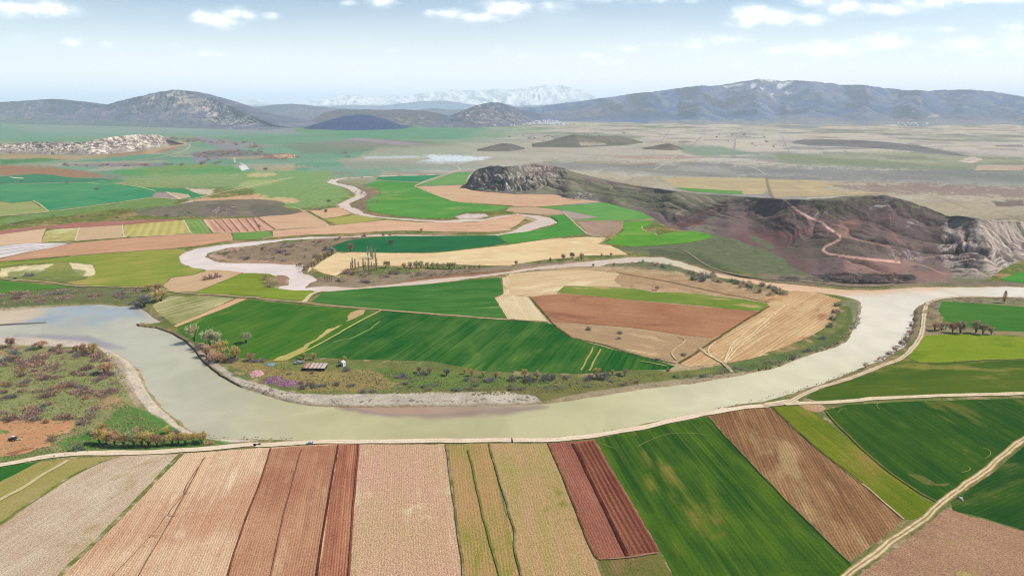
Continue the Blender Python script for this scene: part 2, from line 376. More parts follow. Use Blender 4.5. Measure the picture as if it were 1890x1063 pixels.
# painted regions of the plain
for s, c, soft, amp, mx in [
    ('P 0,240 560,242 930,236 1010,238 900,258 720,285 560,300 0,262', (126, 162, 142), 8, 14, .55),
    ('P 0,225 420,222 520,236 560,250 300,250 0,256', (142, 168, 164), 8, 4, .6),
    ('P 520,268 700,255 860,268 700,280 560,285', (130, 140, 128), 5, 5, .7),
    ('P 700,272 1100,255 1300,262 1180,300 900,305 640,300', (182, 176, 160), 8, 6, .6),
    ('V 480,845 700,850 840,860 700,890 560,895 430,885 520,868', (214, 224, 232), 3, 5, .95),
    ('V 150,855 420,850 560,858 380,862 160,866', (205, 212, 220), 3, 3, .7),
    ('P 620,296 880,298 900,308 640,312', (165, 158, 152), 5, 5, .6),
    ('P 1000,296 1340,300 1890,322 1890,350 1500,338 1250,325 1020,312', (140, 144, 140), 10, 14, .6),
    ('P 1430,284 1700,280 1890,290 1890,312 1640,312 1440,300', (140, 150, 122), 8, 6, .6),
    ('P 1330,306 1890,318 1890,336 1560,330 1380,322', (134, 138, 140), 8, 12, .55),
    ('P 1490,262 1560,259 1620,262 1740,275 1760,288 1680,280 1560,268', (140, 146, 156), 4, 6, .7),
    ('P 1050,320 1890,345 1890,375 1500,360 1180,345', (180, 168, 138), 6, 6, .55),
    ('P 1540,342 1700,338 1890,348 1890,366 1700,358 1600,356', (146, 126, 126), 6, 12, .7),
    ('P 1600,368 1890,375 1890,400 1740,398', (176, 164, 142), 8, 6, .8),
    ('P 1830,372 1890,368 1890,380 1840,382', (120, 104, 104), 4, 4, .8),
    ('P 1240,268 1330,270 1400,284 1300,290 1260,282', (126, 150, 134), 5, 4, .75),
    ('A 0,255 380,270 820,330 600,350 0,330', (165, 130, 110), 5, 6, .9),
    ('A 0,165 500,180 900,165 1200,150 900,190 500,225 0,215', (180, 158, 130), 5, 6, .8),
    ('A 600,175 1000,150 1350,110 1200,160 850,190', (160, 130, 112), 5, 4, .7),
    ('A 1040,285 1330,255 1600,252 1400,280 1080,305', (184, 148, 124), 2, 3, .9),
    ('A 0,215 300,205 480,215 300,232 0,250', (90, 140, 100), 3, 4, .8),
    ('A 800,300 1200,250 1700,260 1800,320 1300,335 900,335', (100, 160, 96), 4, 4, .7),
    ('A 1130,315 1890,310 1890,420 1400,425 1000,420 880,350', (142, 165, 116), 8, 10, .8),
    ('A 1350,425 1560,430 1520,468 1430,462', (215, 200, 180), 3, 4, .8),
    ('B -120,300 560,300 620,400 700,470 600,545 300,575 190,535 0,470', (136, 166, 112), 5, 9, .85),
    ('B -70,338 -20,316 60,310 150,312 160,330 0,345', (205, 190, 150), 3, 3, .8),
    ('B -160,420 -60,372 280,345 100,400 0,420', (190, 190, 140), 3, 5, .5),
    ('B 180,260 420,262 230,298 0,296 0,270', (196, 170, 140), 3, 4, .6),
    ('B 0,475 380,510 200,535 0,540', (206, 180, 142), 2, 4, .9),
    ('A 1340,510 1890,465 1890,540 1550,530', (206, 172, 140), 2, 3, .9),
    ('A 1260,550 1380,515 1540,530 1500,550', (225, 212, 205), 2, 2, .9),
    ('A 0,640 900,480 1250,500 1300,560 800,580 0,690', (120, 152, 98), 4, 5, .8),
    ('U 1040,835 1290,795 1340,850 1060,885', (150, 144, 156), 3, 5, .9), ('U 1060,740 1300,770 1500,800 1250,810 1060,770', (158, 150, 162), 3, 5, .8),
    ('P 340,286 380,280 440,276 545,290 520,296 420,292', (128, 128, 132), 3, 4, .8), ('P 560,262 700,258 760,264 640,272', (150, 148, 150), 4, 6, .6), ('U 1280,690 1600,690 1620,730 1300,720', (160, 158, 168), 3, 5, .8),
    ('P 0,232 300,226 430,240 330,246 60,244', (160, 168, 170), 6, 6, .6), ('P 620,240 900,236 860,252 640,256', (110, 160, 140), 5, 8, .5), ('P 320,262 344,258 346,268 300,276 280,284 262,282', (190, 166, 144), 1.5, 1.5, .9),
    ('U 340,895 900,890 900,910 340,905', (140, 132, 140), 2, 2, .7), ('P 440,306 452,304 460,312 446,316', (222, 222, 226), 1.5, 1, .95),
    ('P 1296,424 1330,418 1450,425 1500,465 1540,505 1520,520 1420,512 1300,490 1230,470 1130,460 1180,450 1290,446', (112, 120, 96), 6, 6, .95), ('P 1200,460 1290,470 1370,505 1330,500 1250,478 1200,474', (92, 100, 82), 4, 5, .7), ('P 1400,505 1900,520 1900,528 1690,526 1560,531 1420,518', (140, 124, 112), 3, 3, .85),
    # floodplain scrub and river bars
    ('P 395,470 420,457 500,450 600,440 690,436 640,452 612,470 570,500 540,486 440,483 400,480', (150, 132, 112), 3, 5, .95),
    ('P 400,477 470,480 540,484 556,490 520,492 440,488', (186, 150, 128), 2, 3, .9),
    ('P 384,470 410,461 450,455 440,465 415,478 395,478', (188, 158, 136), 2, 3, .9),
    ('P 505,506 520,505 534,514 533,524 515,527', (160, 128, 110), 1.5, 1, 1.),
    ('P 565,528 600,512 640,512 760,502 880,494 960,488 1060,482 1060,488 940,502 860,510 770,517 690,528 620,529', (150, 134, 116), 3, 3, .95),
    ('P 700,525 790,511 880,503 960,496 960,500 870,509 780,519 700,529', (138, 100, 78), 1.5, 2, .9),
    ('P 600,455 700,440 900,440 960,432 960,436 700,445 640,452', (176, 160, 144), 2, 2, .8),
    ('P 640,345 690,352 706,360 700,372 684,377 668,372 660,362 640,350', (150, 132, 118), 2, 2, .95),
    ('P 645,376 680,370 676,392 668,388 650,384', (140, 126, 108), 2, 2, .9),
    ('P 620,380 650,388 720,402 660,400 620,390', (176, 150, 130), 2, 2, .8),
    ('P 838,400 860,394.5 895,394.5 902,399 880,403 850,404', (214, 198, 188), 1.5, 1, 1.),
    ('P 958,395 1000,402 1028,412 1010,418 975,424 985,410 955,400', (196, 178, 160), 2, 2, .7),
    ('C 680,962 900,945 1050,950 1250,1000 1450,1063 1200,1063 900,1010 700,1000', (120, 122, 96), 3, 4, .9),
    # tan country round the inner bend
    ('P 935,505 1010,496 1100,492 1250,500 1400,535 1440,548 1480,560 1300,700 1240,690 1000,640 930,560', (190, 165, 132), 4, 5, .9),
    ('G 560,30 1200,60 1890,200 1890,260 1300,180 820,155 400,140', (176, 142, 112), 4, 6, .6),
    # inner bend, scrubby grass and gravel shore
    ('P 1240,690 1410,660 1500,640 1560,600 1565,560 1592,556 1588,600 1560,632 1420,682 1290,705 1230,712', (98, 116, 72), 3, 4, .9),
    ('P 1548,556 1576,552 1588,560 1585,600 1575,605 1572,570', (150, 142, 122), 3, 2, .55),
    ('P 430,655 560,664 700,670 900,690 1060,698 1230,684 1330,682 1200,712 1000,742 850,742 600,735 520,712 440,684', (122, 126, 76), 4, 5, .95),
    ('P 430,668 620,676 720,690 800,700 700,722 560,722 500,700 430,680', (158, 138, 92), 4, 6, .85),
    ('P 480,672 700,672 660,682 540,684', (112, 132, 72), 3, 3, .7),
    ('P 690,680 1000,700 1060,716 930,722 740,716', (98, 128, 66), 5, 6, .8),
    ('P 820,722 900,712 1050,712 1180,708 1120,722 1000,742 830,738', (122, 118, 76), 4, 6, .8),
    ('P 420,690 470,706 540,726 600,728 800,724 930,722 990,730 1000,742 940,746 850,747 648,749 572,747 500,732 440,711 400,690', (196, 184, 168), 3, 2.5, .95),
    ('P 1000,741 1060,728 1200,706 1300,694 1400,682 1400,686 1270,707 1118,727', (170, 154, 130), 2, 2, .8),
    ('P 350,630 385,660 430,690 420,694 376,668 345,636', (190, 178, 160), 1.5, 1.5, .9),
    ('P 540,744 640,747 860,747 950,745 860,752 700,752', (150, 118, 100), 1.5, 1, .8),
    # left: bars, scrubland, tracks
    ('P -100,572 30,566 120,562 170,562 130,585 70,596 0,606 -100,606', (206, 190, 168), 4, 3, .9),
    ('P -100,530 0,530 140,528 265,532 320,548 270,560 170,558 60,566 -100,572', (112, 118, 84), 3, 5, .9),
    ('P -100,632 0,620 60,620 160,629 200,640 110,640 0,636', (214, 198, 184), 2, 2, .9),
    ('P -200,645 0,636 100,640 190,652 230,672 255,730 300,790 420,822 300,826 0,856 -200,870', (150, 146, 104), 4, 4, .95),
    ('P -200,700 0,660 190,655 230,690 240,740 100,800 -200,800', (136, 144, 92), 6, 14, .6),
    ('P 180,640 200,640 240,662 262,705 285,742 330,785 390,808 480,812 420,818 340,800 280,765 240,715 215,670', (214, 200, 180), 3, 2, .95),
    ('P 200,650 225,665 236,700 262,745 250,750 228,712 205,680', (178, 160, 138), 4, 4, .7),
    ('I 640,120 760,20 960,90 1080,180 1250,270 1100,275 600,280 400,330 330,250 560,180', (84, 130, 62), 4, 5, .85),
    ('I 520,180 1000,190 1500,260 1400,285 500,320', (78, 124, 58), 4, 4, .7),
    ('E 0,640 130,660 90,700 0,730', (206, 184, 150), 2, 2, .9),
    ('E 700,960 860,950 900,1010 760,1050 690,1020', (178, 140, 110), 3, 4, .7),
    ('I 0,300 480,300 300,335 0,380', (96, 128, 66), 3, 4, .8),
    # verge south of the river, and rough corner by the right bank
    ('P 480,806 900,806 1030,803 1200,774 1360,742 1500,705 1600,668 1650,642 1650,652 1560,700 1380,748 1200,788 1030,810 480,812', (140, 134, 96), 2, 2, .9),
    ('P 1690,560 1720,550 1890,548 2000,550 2000,566 1740,562 1730,600 1690,622 1640,660 1660,640 1684,610', (140, 136, 108), 3, 2, .95),
    ('P 1705,590 1730,575 1745,600 1840,612 1890,612 1890,618 1700,622', (152, 140, 108), 3, 3, .9),
    ('A 0,990 300,975 520,960 700,985 690,1063 0,1063', (150, 150, 92), 3, 5, .95),
    ('A 0,1000 380,975 300,1030 180,1063 0,1063', (226, 212, 170), 3, 4, .9),
    ('A 510,965 680,975 700,1063 590,1063 520,1000', (230, 216, 176), 2, 3, .9),
    ('E 60,40 620,40 600,100 480,115 60,90', (128, 140, 82), 3, 5, .8)]:
    paint(pts(s), c, soft, amp, mx)
# fallback country beyond the left and right frame and beneath the camera keeps the base colour
# bare mud where the bank dips to the water, dark wet foot
mud = sstep(-beach, 0.0, sdn)
COL = mixc(COL, (168, 146, 120), mud * 0.75)
wet = sstep(0.0, beach, sdn)
COL = mixc(COL, (120, 100, 84), wet * 0.8)
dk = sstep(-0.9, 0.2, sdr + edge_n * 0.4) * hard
COL = mixc(COL, (70, 56, 48), dk)  # shadow on the undercut bank face, put into the ground colour
gm = vcol_mat('ground_earth', 0.4, 0.75, 0.07, 0.6, 0.6, 1.0)
g_o = mesh_np('ground', np.stack([GX, GY, GZ], -1).reshape(-1, 3), grid_faces(*GX.shape), True, COL.reshape(-1, 3), [gm])
setp(g_o, kind='structure')

# ------------------------------------------------------------------ water
WZ = -1.35
keep = (sdr > -14) & (PXg > -400) & (PXg < 2300)
WG = np.array((1.06, 1.01, 0.95))
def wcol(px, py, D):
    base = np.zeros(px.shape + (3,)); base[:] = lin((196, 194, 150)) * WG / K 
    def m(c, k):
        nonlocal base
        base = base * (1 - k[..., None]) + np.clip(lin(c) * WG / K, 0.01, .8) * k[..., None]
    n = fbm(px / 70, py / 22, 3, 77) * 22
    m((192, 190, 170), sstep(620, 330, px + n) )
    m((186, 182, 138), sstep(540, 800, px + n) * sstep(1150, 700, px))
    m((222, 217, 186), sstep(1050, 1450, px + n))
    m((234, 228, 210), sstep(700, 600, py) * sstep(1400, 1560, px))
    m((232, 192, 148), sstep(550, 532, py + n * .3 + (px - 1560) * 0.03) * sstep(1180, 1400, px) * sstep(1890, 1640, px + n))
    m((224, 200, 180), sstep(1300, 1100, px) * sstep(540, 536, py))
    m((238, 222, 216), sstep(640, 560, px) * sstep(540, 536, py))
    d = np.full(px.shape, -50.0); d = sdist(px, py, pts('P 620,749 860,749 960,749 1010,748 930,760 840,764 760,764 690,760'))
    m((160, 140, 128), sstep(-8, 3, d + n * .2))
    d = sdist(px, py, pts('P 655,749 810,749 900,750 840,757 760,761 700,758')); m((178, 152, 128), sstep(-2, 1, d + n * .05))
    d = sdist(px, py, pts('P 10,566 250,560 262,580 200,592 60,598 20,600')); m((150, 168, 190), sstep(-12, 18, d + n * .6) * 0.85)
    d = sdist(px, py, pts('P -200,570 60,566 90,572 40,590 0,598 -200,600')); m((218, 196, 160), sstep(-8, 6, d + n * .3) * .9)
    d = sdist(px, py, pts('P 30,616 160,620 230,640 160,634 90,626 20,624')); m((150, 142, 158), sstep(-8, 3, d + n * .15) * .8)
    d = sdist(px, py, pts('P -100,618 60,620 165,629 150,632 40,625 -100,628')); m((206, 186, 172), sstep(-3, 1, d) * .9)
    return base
nr, nc = GX.shape; fc = grid_faces(nr, nc); km = keep.reshape(-1)
fsel = fc[km[fc].any(1)]; used = np.unique(fsel); remap = np.full(nr * nc, -1); remap[used] = np.arange(len(used))
wx = GX.reshape(-1)[used]; wy = GY.reshape(-1)[used]
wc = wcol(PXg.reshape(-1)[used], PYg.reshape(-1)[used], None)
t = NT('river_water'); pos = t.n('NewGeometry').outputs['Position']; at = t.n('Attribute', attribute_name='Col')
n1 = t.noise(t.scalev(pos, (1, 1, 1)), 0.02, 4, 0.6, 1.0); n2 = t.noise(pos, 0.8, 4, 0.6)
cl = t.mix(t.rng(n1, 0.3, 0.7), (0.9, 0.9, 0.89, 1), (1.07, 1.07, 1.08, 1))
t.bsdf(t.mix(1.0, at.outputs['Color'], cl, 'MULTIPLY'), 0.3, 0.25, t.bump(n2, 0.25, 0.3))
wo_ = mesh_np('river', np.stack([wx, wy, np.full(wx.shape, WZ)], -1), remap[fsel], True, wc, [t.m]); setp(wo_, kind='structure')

# ------------------------------------------------------------------ sheets: fields and tracks
_lay = [0]
def resample(P, step, closed=True):
    out = []; n = len(P)
    for i in range(n if closed else n - 1):
        a = np.array(P[i][:2]); b = np.array(P[(i + 1) % n][:2]); L = np.hypot(*(b - a)); k = max(1, int(L / step))
        for j in range(k): out.append(a + (b - a) * j / k)
    if not closed: out.append(np.array(P[-1][:2]))
    return np.array(out)
def sheet(name, s, mat, jit=1.0, z=None):
    P = [tuple(float(v) for v in G(*q[:2])) for q in pts(s)]
    d = min(math.hypot(*p) for p in P); step = max(2.0, d * 0.006)
    Q = resample(P, step); amp = jit * max(0.5, d * 0.0012)
    Q = Q + amp * np.stack([fbm(Q[:, 0] / (step * 3), Q[:, 1] / (step * 3), 3, 91), fbm(Q[:, 0] / (step * 3), Q[:, 1] / (step * 3), 3, 92)], -1)
    _lay[0] += 1
    zz = 0.05 + 0.004 * _lay[0] if z is None else z
    vs, _, fs, *_r = delaunay_2d_cdt([Vector(q) for q in Q], [], [list(range(len(Q)))], 1, 1e-4)
    me = bpy.data.meshes.new(name); me.from_pydata([(v.x, v.y, zz) for v in vs], [], [tuple(f) for f in fs])
    if me.polygons and me.polygons[0].normal.z < 0: me.flip_normals()
    o = link(name, me, [mat]); return setp(o, kind='structure')
def ang(s):
    a, b = pts(s); A = G(*a[:2]); B = G(*b[:2]); return math.atan2(B[1] - A[1], B[0] - A[0])
def pd(s):
    P = pts(s); return float(np.mean([math.hypot(*G(*q[:2])) for q in P]))
def field(name, s, rowdir, cA, cB, cC=None, jit=1.0, **kw):
    d = pd(s)
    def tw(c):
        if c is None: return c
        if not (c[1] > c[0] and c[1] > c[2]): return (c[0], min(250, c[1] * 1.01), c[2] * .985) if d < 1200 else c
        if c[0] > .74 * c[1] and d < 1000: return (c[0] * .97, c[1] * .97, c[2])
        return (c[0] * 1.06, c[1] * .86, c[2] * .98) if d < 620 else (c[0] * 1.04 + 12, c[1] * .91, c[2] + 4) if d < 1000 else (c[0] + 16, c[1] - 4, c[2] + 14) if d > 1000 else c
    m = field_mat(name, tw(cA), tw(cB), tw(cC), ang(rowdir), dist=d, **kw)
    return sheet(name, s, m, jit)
def track(name, s, w, c1=(232, 212, 184), c2=(176, 158, 120), ruts=True, order=None, wob=0.6):
    line = pts(s); P = [tuple(float(v) for v in G(*q[:2])) for q in line]; d = min(math.hypot(*p) for p in P)
    # smooth the centre line
    Q = np.array(P)
    for _ in range(2):
        N = [Q[0]]
        for i in range(len(Q) - 1): N += [Q[i] * .75 + Q[i + 1] * .25, Q[i] * .25 + Q[i + 1] * .75]
        N.append(Q[-1]); Q = np.array(N)
    Q = resample([tuple(q) for q in Q], max(3, d * .006), False)
    T = np.gradient(Q, axis=0); T /= (np.hypot(T[:, 0], T[:, 1])[:, None] + 1e-9); Nn = np.stack([-T[:, 1], T[:, 0]], -1)
    ww = w * (1 + 0.22 * fbm(Q[:, 0] / 25, Q[:, 1] / 25, 3, 6)); cen = Q + Nn * (wob * fbm(Q[:, 0] / 20, Q[:, 1] / 20, 2, 15))[:, None]
    _lay[0] += 1; zz = 0.05 + 0.004 * _lay[0]
    us = np.array([-.5, 0, .5]); V = []
    for u in us: V.append(np.concatenate([cen + Nn * (u * ww)[:, None], np.full((len(Q), 1), zz)], 1))
    n = len(Q); co = np.concatenate(V); f = []
    for k in range(2):
        for i in range(n - 1): f.append((k * n + i, k * n + i + 1, (k + 1) * n + i + 1, (k + 1) * n + i))
    f = np.array(f)[:, ::-1]
    o = mesh_np(name, co, f, False)
    me = o.data; uv = me.uv_layers.new(name='UV'); lu = np.zeros(len(me.loops), np.int32); me.loops.foreach_get('vertex_index', lu)
    s_ = np.concatenate([[0], np.cumsum(np.hypot(*(np.diff(Q, axis=0)).T))])
    uvv = np.stack([us[lu // n] + .5, s_[lu % n]], -1); uv.data.foreach_set('uv', uvv.astype(np.float32).ravel())
    t = NT(name + '_soil'); pos = t.n('NewGeometry').outputs['Position']
    uvn = t.n('UVMap', uv_map='UV').outputs[0]; sx = t.n('SeparateXYZ'); t.l(uvn, sx.inputs[0])
    n2 = t.noise(pos, 0.12, 4, .6); n1 = t.noise(pos, 0.8, 4, .7)
    if ruts:
        a = t.math('ABSOLUTE', t.math('SUBTRACT', sx.outputs[0], .5))
        r = t.math('ABSOLUTE', t.math('SUBTRACT', a, .22))
        k = t.rng(t.math('ADD', r, t.math('MULTIPLY', t.math('SUBTRACT', n2, .5), .35)), .05, .2)
    else: k = t.rng(n2, .4, .75)
    col = t.mix(k, rgba(c1, d), rgba(c2, d)); kk = t.rng(n1, .25, .75, .8, 1.18); cb = t.n('CombineXYZ')
    for i in range(3): t.l(kk, cb.inputs[i])
    t.bsdf(t.mix(1, col, cb.outputs[0], 'MULTIPLY'), 1.0, 0.0, t.bump(n1, .3, .3)); me.materials.append(t.m)
    return setp(o, kind='structure')

GRN = dict(streak=.5, speck=.16, bump=.2)
# --- near fields, south of the river
field('green_field', 'I -40,402 235,368 180,410 0,497 -60,520', 'I 0,490 235,368', (40, 118, 50), (66, 140, 52), row=1.5, rowamt=.08, **GRN)
field('fallow_field', 'I -500,700 0,490 240,368 430,350 700,333 620,370 440,480 250,580 130,660 0,760 -500,980', 'I 0,720 620,370', (158, 148, 84), (172, 156, 108), (118, 134, 52), row=1.6, rowamt=.06, streak=.6, speck=.25)
field('stubble_field', 'I -500,985 0,765 130,667 262,577 470,443 622,372 765,330 1095,320 1010,410 930,500 830,610 700,730 560,870 430,990 350,1063 150,1240 -500,1240', 'I 0,940 900,360', (186, 156, 132), (212, 192, 172), (178, 150, 112), row=1.5, rowamt=.06, patch=.02, streak=.5, speck=.34, pamt=.7, spk=(228, 214, 196))
field('ploughed_field', 'I 1122,318 1580,285 J 60,284 290,270 450,262 632,262 600,700 562,1063 520,1500 I -50,1500 200,1240 362,1063 430,1005 570,880 710,740 840,610 945,495', 'P 418,1063 505,828', (222, 188, 158), (202, 154, 126), (232, 206, 178), row=1.25, rowamt=.16, patch=.012, streak=.6, pamt=1.5, speck=.3, bump=.5, wander=1.5)
field('ploughed_field', 'J 100,290 290,272 505,268 440,650 382,1063 330,1500 -330,1500 -170,1063 5,585', 'J 382,1063 505,268', (196, 148, 118), (172, 118, 96), (210, 168, 136), row=1.2, rowamt=.17, patch=.014, streak=.6, pamt=1.3, speck=.3, bump=.5)
field('ploughed_field', 'J 514,268 630,262 604,600 575,1063 540,1500 345,1500 390,1063 450,640', 'J 575,1063 630,262', (196, 140, 108), (158, 96, 82), row=1.25, rowamt=.2, patch=.012, streak=.7, speck=.3, bump=.6)
field('stubble_field', 'J 636,262 900,264 1158,262 1185,430 1222,720 1263,1063 1300,1500 560,1500 580,1063 606,600', 'J 900,1063 890,262', (206, 160, 142), (194, 164, 128), (218, 190, 160), row=1.3, rowamt=.08, patch=.015, streak=.35, speck=.4, spk=(236, 216, 196))
field('fallow_field', 'J 1172,268 1420,258 1460,430 1540,760 K 130,1063 200,1500 J 1320,1500 1276,1063 1232,720 1196,430', 'J 1400,1063 1310,310', (158, 142, 86), (188, 144, 106), (146, 140, 70), row=1.5, rowamt=.1, streak=.8, speck=.32, spk=(206, 180, 140))
field('fallow_field', 'J 1428,258 K 0,258 233,258 328,480 428,720 505,925 560,1063 700,1500 K 210,1500 75,1063 30,900 -5,760 J 1500,520', 'K 560,1063 233,258', (170, 152, 98), (190, 152, 116), (138, 132, 62), row=1.5, rowamt=.1, streak=.9, speck=.34, spk=(216, 190, 152))
field('ploughed_field', 'K 240,256 380,246 518,236 905,895 905,922 760,935 545,958 500,905 430,720 330,480', 'K 545,958 240,256', (172, 116, 98), (148, 92, 78), row=1.4, rowamt=.1, streak=.4, speck=.36, bump=.6)
field('ploughed_field', 'K 400,262 515,242 900,895 902,918 735,930 625,720 490,450', 'K 905,900 515,242', (158, 104, 84), (118, 68, 58), row=2.6, rowamt=.34, streak=.5, speck=.34, bump=.9, wander=.8)
field('fallow_field', 'K 550,965 720,948 905,930 1000,1063 1250,1500 760,1500 590,1063', 'K 600,1063 550,965', (126, 118, 68), (104, 112, 56), (140, 116, 80), row=1.4, rowamt=.08, streak=.6, speck=.3)
field('wheat_field', 'K 524,232 720,190 1000,135 1203,98 1330,240 1460,370 1580,495 L 120,590 250,725 380,850 528,990 490,1063 200,1500 K 1240,1500 1000,1063 915,905', 'K 1000,1063 524,232', (46, 98, 38), (88, 118, 40), (134, 122, 64), row=2.6, rowamt=.1, streak=1.0, speck=.2, patch=.012, pamt=.6)
field('ploughed_field', 'K 1212,92 1290,80 1400,50 1580,42 L 48,42 250,238 500,432 700,592 845,722 760,800 640,890 545,965 525,975 380,838 240,700 100,555 0,452 K 1460,360 1340,235', 'L 545,965 48,42', (164, 126, 92), (130, 94, 70), (176, 144, 108), row=1.7, rowamt=.2, streak=1.0, speck=.3, bump=.6)
field('green_field', 'L 55,36 210,30 300,70 400,140 600,300 750,430 900,535 1030,625 960,705 900,718 852,715 700,582 500,420 250,226', 'L 852,715 55,36', (98, 120, 38), (134, 138, 50), (150, 128, 74), row=2.2, rowamt=.08, streak=.8, speck=.22)
field('wheat_field', 'L 365,58 500,25 P 1560,747 1700,740 1890,735 2250,722 2250,800 1900,797 L 1570,218 1440,325 1260,462 1100,592 1050,602 900,528 750,425 600,295 450,150', 'L 1050,602 365,58', (44, 98, 40), (66, 118, 42), (112, 112, 58), row=2.6, rowamt=.08, streak=.9, speck=.2)
field('wheat_field', 'L 1578,275 1520,325 1400,430 1250,530 1135,610 1150,665 1350,712 1580,785 P 2250,1090 2250,760 1925,797', 'L 1150,665 1580,480', (38, 92, 38), (58, 110, 42), (110, 116, 62), row=2.4, rowamt=.08, streak=.8, speck=.22)
field('stubble_field', 'L 1110,650 1250,700 1400,738 1580,792 P 2250,1100 2250,1500 L -400,1500 570,1063 700,962 830,880 980,755', 'L 1100,655 1580,860', (182, 146, 120), (160, 122, 102), (176, 162, 96), row=1.5, rowamt=.06, patch=.02, streak=.5, speck=.36, spk=(206, 184, 150))
field('bare_patch', 'H 432,345 445,300 470,285 492,305 470,335 445,355', 'H 440,345 480,290', (226, 212, 200), (206, 188, 172), row=3, rowamt=.05, jit=2, speck=.15)
field('bare_patch', 'L 860,440 960,450 1040,500 1130,500 1100,520 1000,510 900,470', 'L 860,440 1100,510', (122, 116, 70), (96, 112, 52), row=2, rowamt=.1, jit=4, speck=.2)
# --- right bank
field('wheat_field', 'H 1290,262 1500,270 1890,302 P 2250,575 2250,625 H 1890,482 1600,470 1480,440 1400,420 1325,400 1268,330', 'H 1320,300 1890,340', (48, 128, 54), (74, 146, 60), row=2.5, rowamt=.06, **GRN)
field('green_field', 'H 1172,512 1300,502 1500,498 1890,520 P 2250,640 2250,668 H 1890,682 1600,690 1400,700 1130,702 1050,668 1110,592', 'H 1130,690 1890,670', (124, 150, 48), (148, 162, 62), (110, 138, 46), row=3, rowamt=.06, **GRN)
field('wheat_field', 'H 1045,676 1130,706 1400,706 1890,688 P 2250,672 2250,715 H 1890,922 1500,938 1200,945 950,958 700,975 600,985 400,988 305,962 350,925 500,872 650,832 800,772 950,712', 'H 600,975 1700,930', (62, 116, 42), (96, 134, 52), (140, 134, 74), row=2.5, rowamt=.05, patch=.01, pamt=.7, **GRN)
field('bare_patch', 'H 240,1012 400,1000 460,1040 420,1062 360,1063 300,1050', 'H 240,1012 420,1062', (206, 176, 150), (186, 146, 118), row=1.5, rowamt=.1, jit=3, speck=.4)
# --- peninsula
field('wheat_field', 'E 1280,447 1600,332 1790,252 1890,252 F 0,252 350,292 500,300 700,317 860,332 650,470 400,600 200,688 0,676 E 1890,682 1760,668 1660,640 1560,580 1400,545 1330,505', 'F 120,690 860,332', (44, 122, 44), (82, 142, 54), (140, 148, 66), row=2.6, rowamt=.07, patch=.006, streak=.7, speck=.14, pamt=.7)
field('wheat_field', 'F 925,332 1100,345 1300,362 1600,385 1890,402 G 0,398 150,408 275,418 330,435 450,525 700,595 1000,675 1120,705 1205,732 1150,758 900,757 700,775 500,788 0,765 F 1890,775 1650,765 1300,695 900,685 700,682 360,662 240,690 550,530 800,392', 'F 700,690 1240,360', (36, 112, 48), (78, 140, 62), (124, 150, 76), row=4.2, rowamt=.12, patch=.006, streak=1.0, speck=.14, pamt=.35)
field('worn_verge', 'F 120,690 300,620 400,560 480,510 530,470 600,440 640,430 520,500 420,570 330,640 230,694', 'F 120,690 600,440', (214, 190, 142), (176, 164, 92), row=3, rowamt=.1, jit=3, speck=.3)
field('bare_patch', 'F 660,410 700,345 760,318 815,322 790,350 720,390', 'F 660,410 815,322', (200, 166, 128), (186, 160, 110), row=2.5, rowamt=.1, jit=3, speck=.25)
field('wheat_field', 'F 418,262 500,192 800,168 1300,132 1600,105 1775,90 1800,150 1795,210 1735,230 1780,300 1822,380 1600,372 1300,350 900,320 600,288 480,275', 'F 500,260 1750,215', (44, 122, 52), (74, 146, 66), (120, 156, 92), row=4, rowamt=.08, patch=.01, streak=.9, speck=.12, pamt=.35)
field('stubble_field', 'G 0,62 400,34 560,32 800,60 760,110 820,155 400,148 350,190 345,210 150,228 0,215', 'G 0,180 800,80', (206, 176, 140), (222, 196, 160), (232, 212, 176), row=3, rowamt=.08, streak=.8, speck=.2)
field('stubble_field', 'F 1800,88 1890,75 G 0,70 0,215 148,232 180,290 280,412 150,405 0,392 F 1890,396 1838,384 1745,235 1810,210', 'G 20,250 120,400', (214, 190, 154), (226, 206, 176), (196, 164, 128), row=2.2, rowamt=.12, streak=.8, speck=.2)
field('green_field', 'G 345,195 400,152 560,150 900,168 1050,195 1300,197 1500,225 1700,245 1890,282 1850,330 1700,328 1400,293 900,252 500,212', 'G 500,212 1850,330', (116, 142, 62), (140, 154, 78), (194, 166, 122), row=4, rowamt=.06, patch=.02, streak=.5, speck=.2, pamt=.9)
field('ploughed_field', 'G 155,232 250,215 390,207 650,228 900,257 1400,300 1830,337 1690,425 1480,530 1300,513 900,452 560,428 315,413 230,330', 'G 250,330 1600,470', (164, 114, 90), (184, 136, 108), (150, 104, 86), row=2.2, rowamt=.07, streak=.4, speck=.26)
field('stubble_field', 'G 322,420 560,436 900,466 1300,519 1480,538 1380,610 1250,695 1180,690 1000,655 700,575 450,518', 'G 560,436 1300,560', (184, 154, 122), (170, 140, 114), (206, 178, 142), row=2, rowamt=.07, streak=.6, speck=.24)
field('ploughed_field', 'G 1240,712 1500,548 1890,300 H 0,240 110,205 225,182 390,200 558,250 540,330 480,430 330,520 130,600 0,640 G 1890,645 1700,690 1560,712 1300,738', 'G 1300,715 H 300,230', (196, 156, 120), (214, 182, 142), (168, 124, 92), row=3.6, rowamt=.16, streak=1.1, speck=.22)
field('striped_field', 'E 1112,288 1240,222 1500,227 1700,240 1600,290 1440,360 1290,430 1240,420 1180,370 1130,330', 'E 1200,380 1640,255', (136, 142, 84), (192, 180, 140), row=9, rowamt=.16, streak=.9, speck=.24)
field('bare_strip', 'E 1262,442 1300,420 1450,360 1620,285 1720,242 1800,240 1600,325 1400,400 1285,448', 'E 1280,440 1780,240', (222, 186, 148), (206, 162, 128), row=3, rowamt=.15, speck=.2)
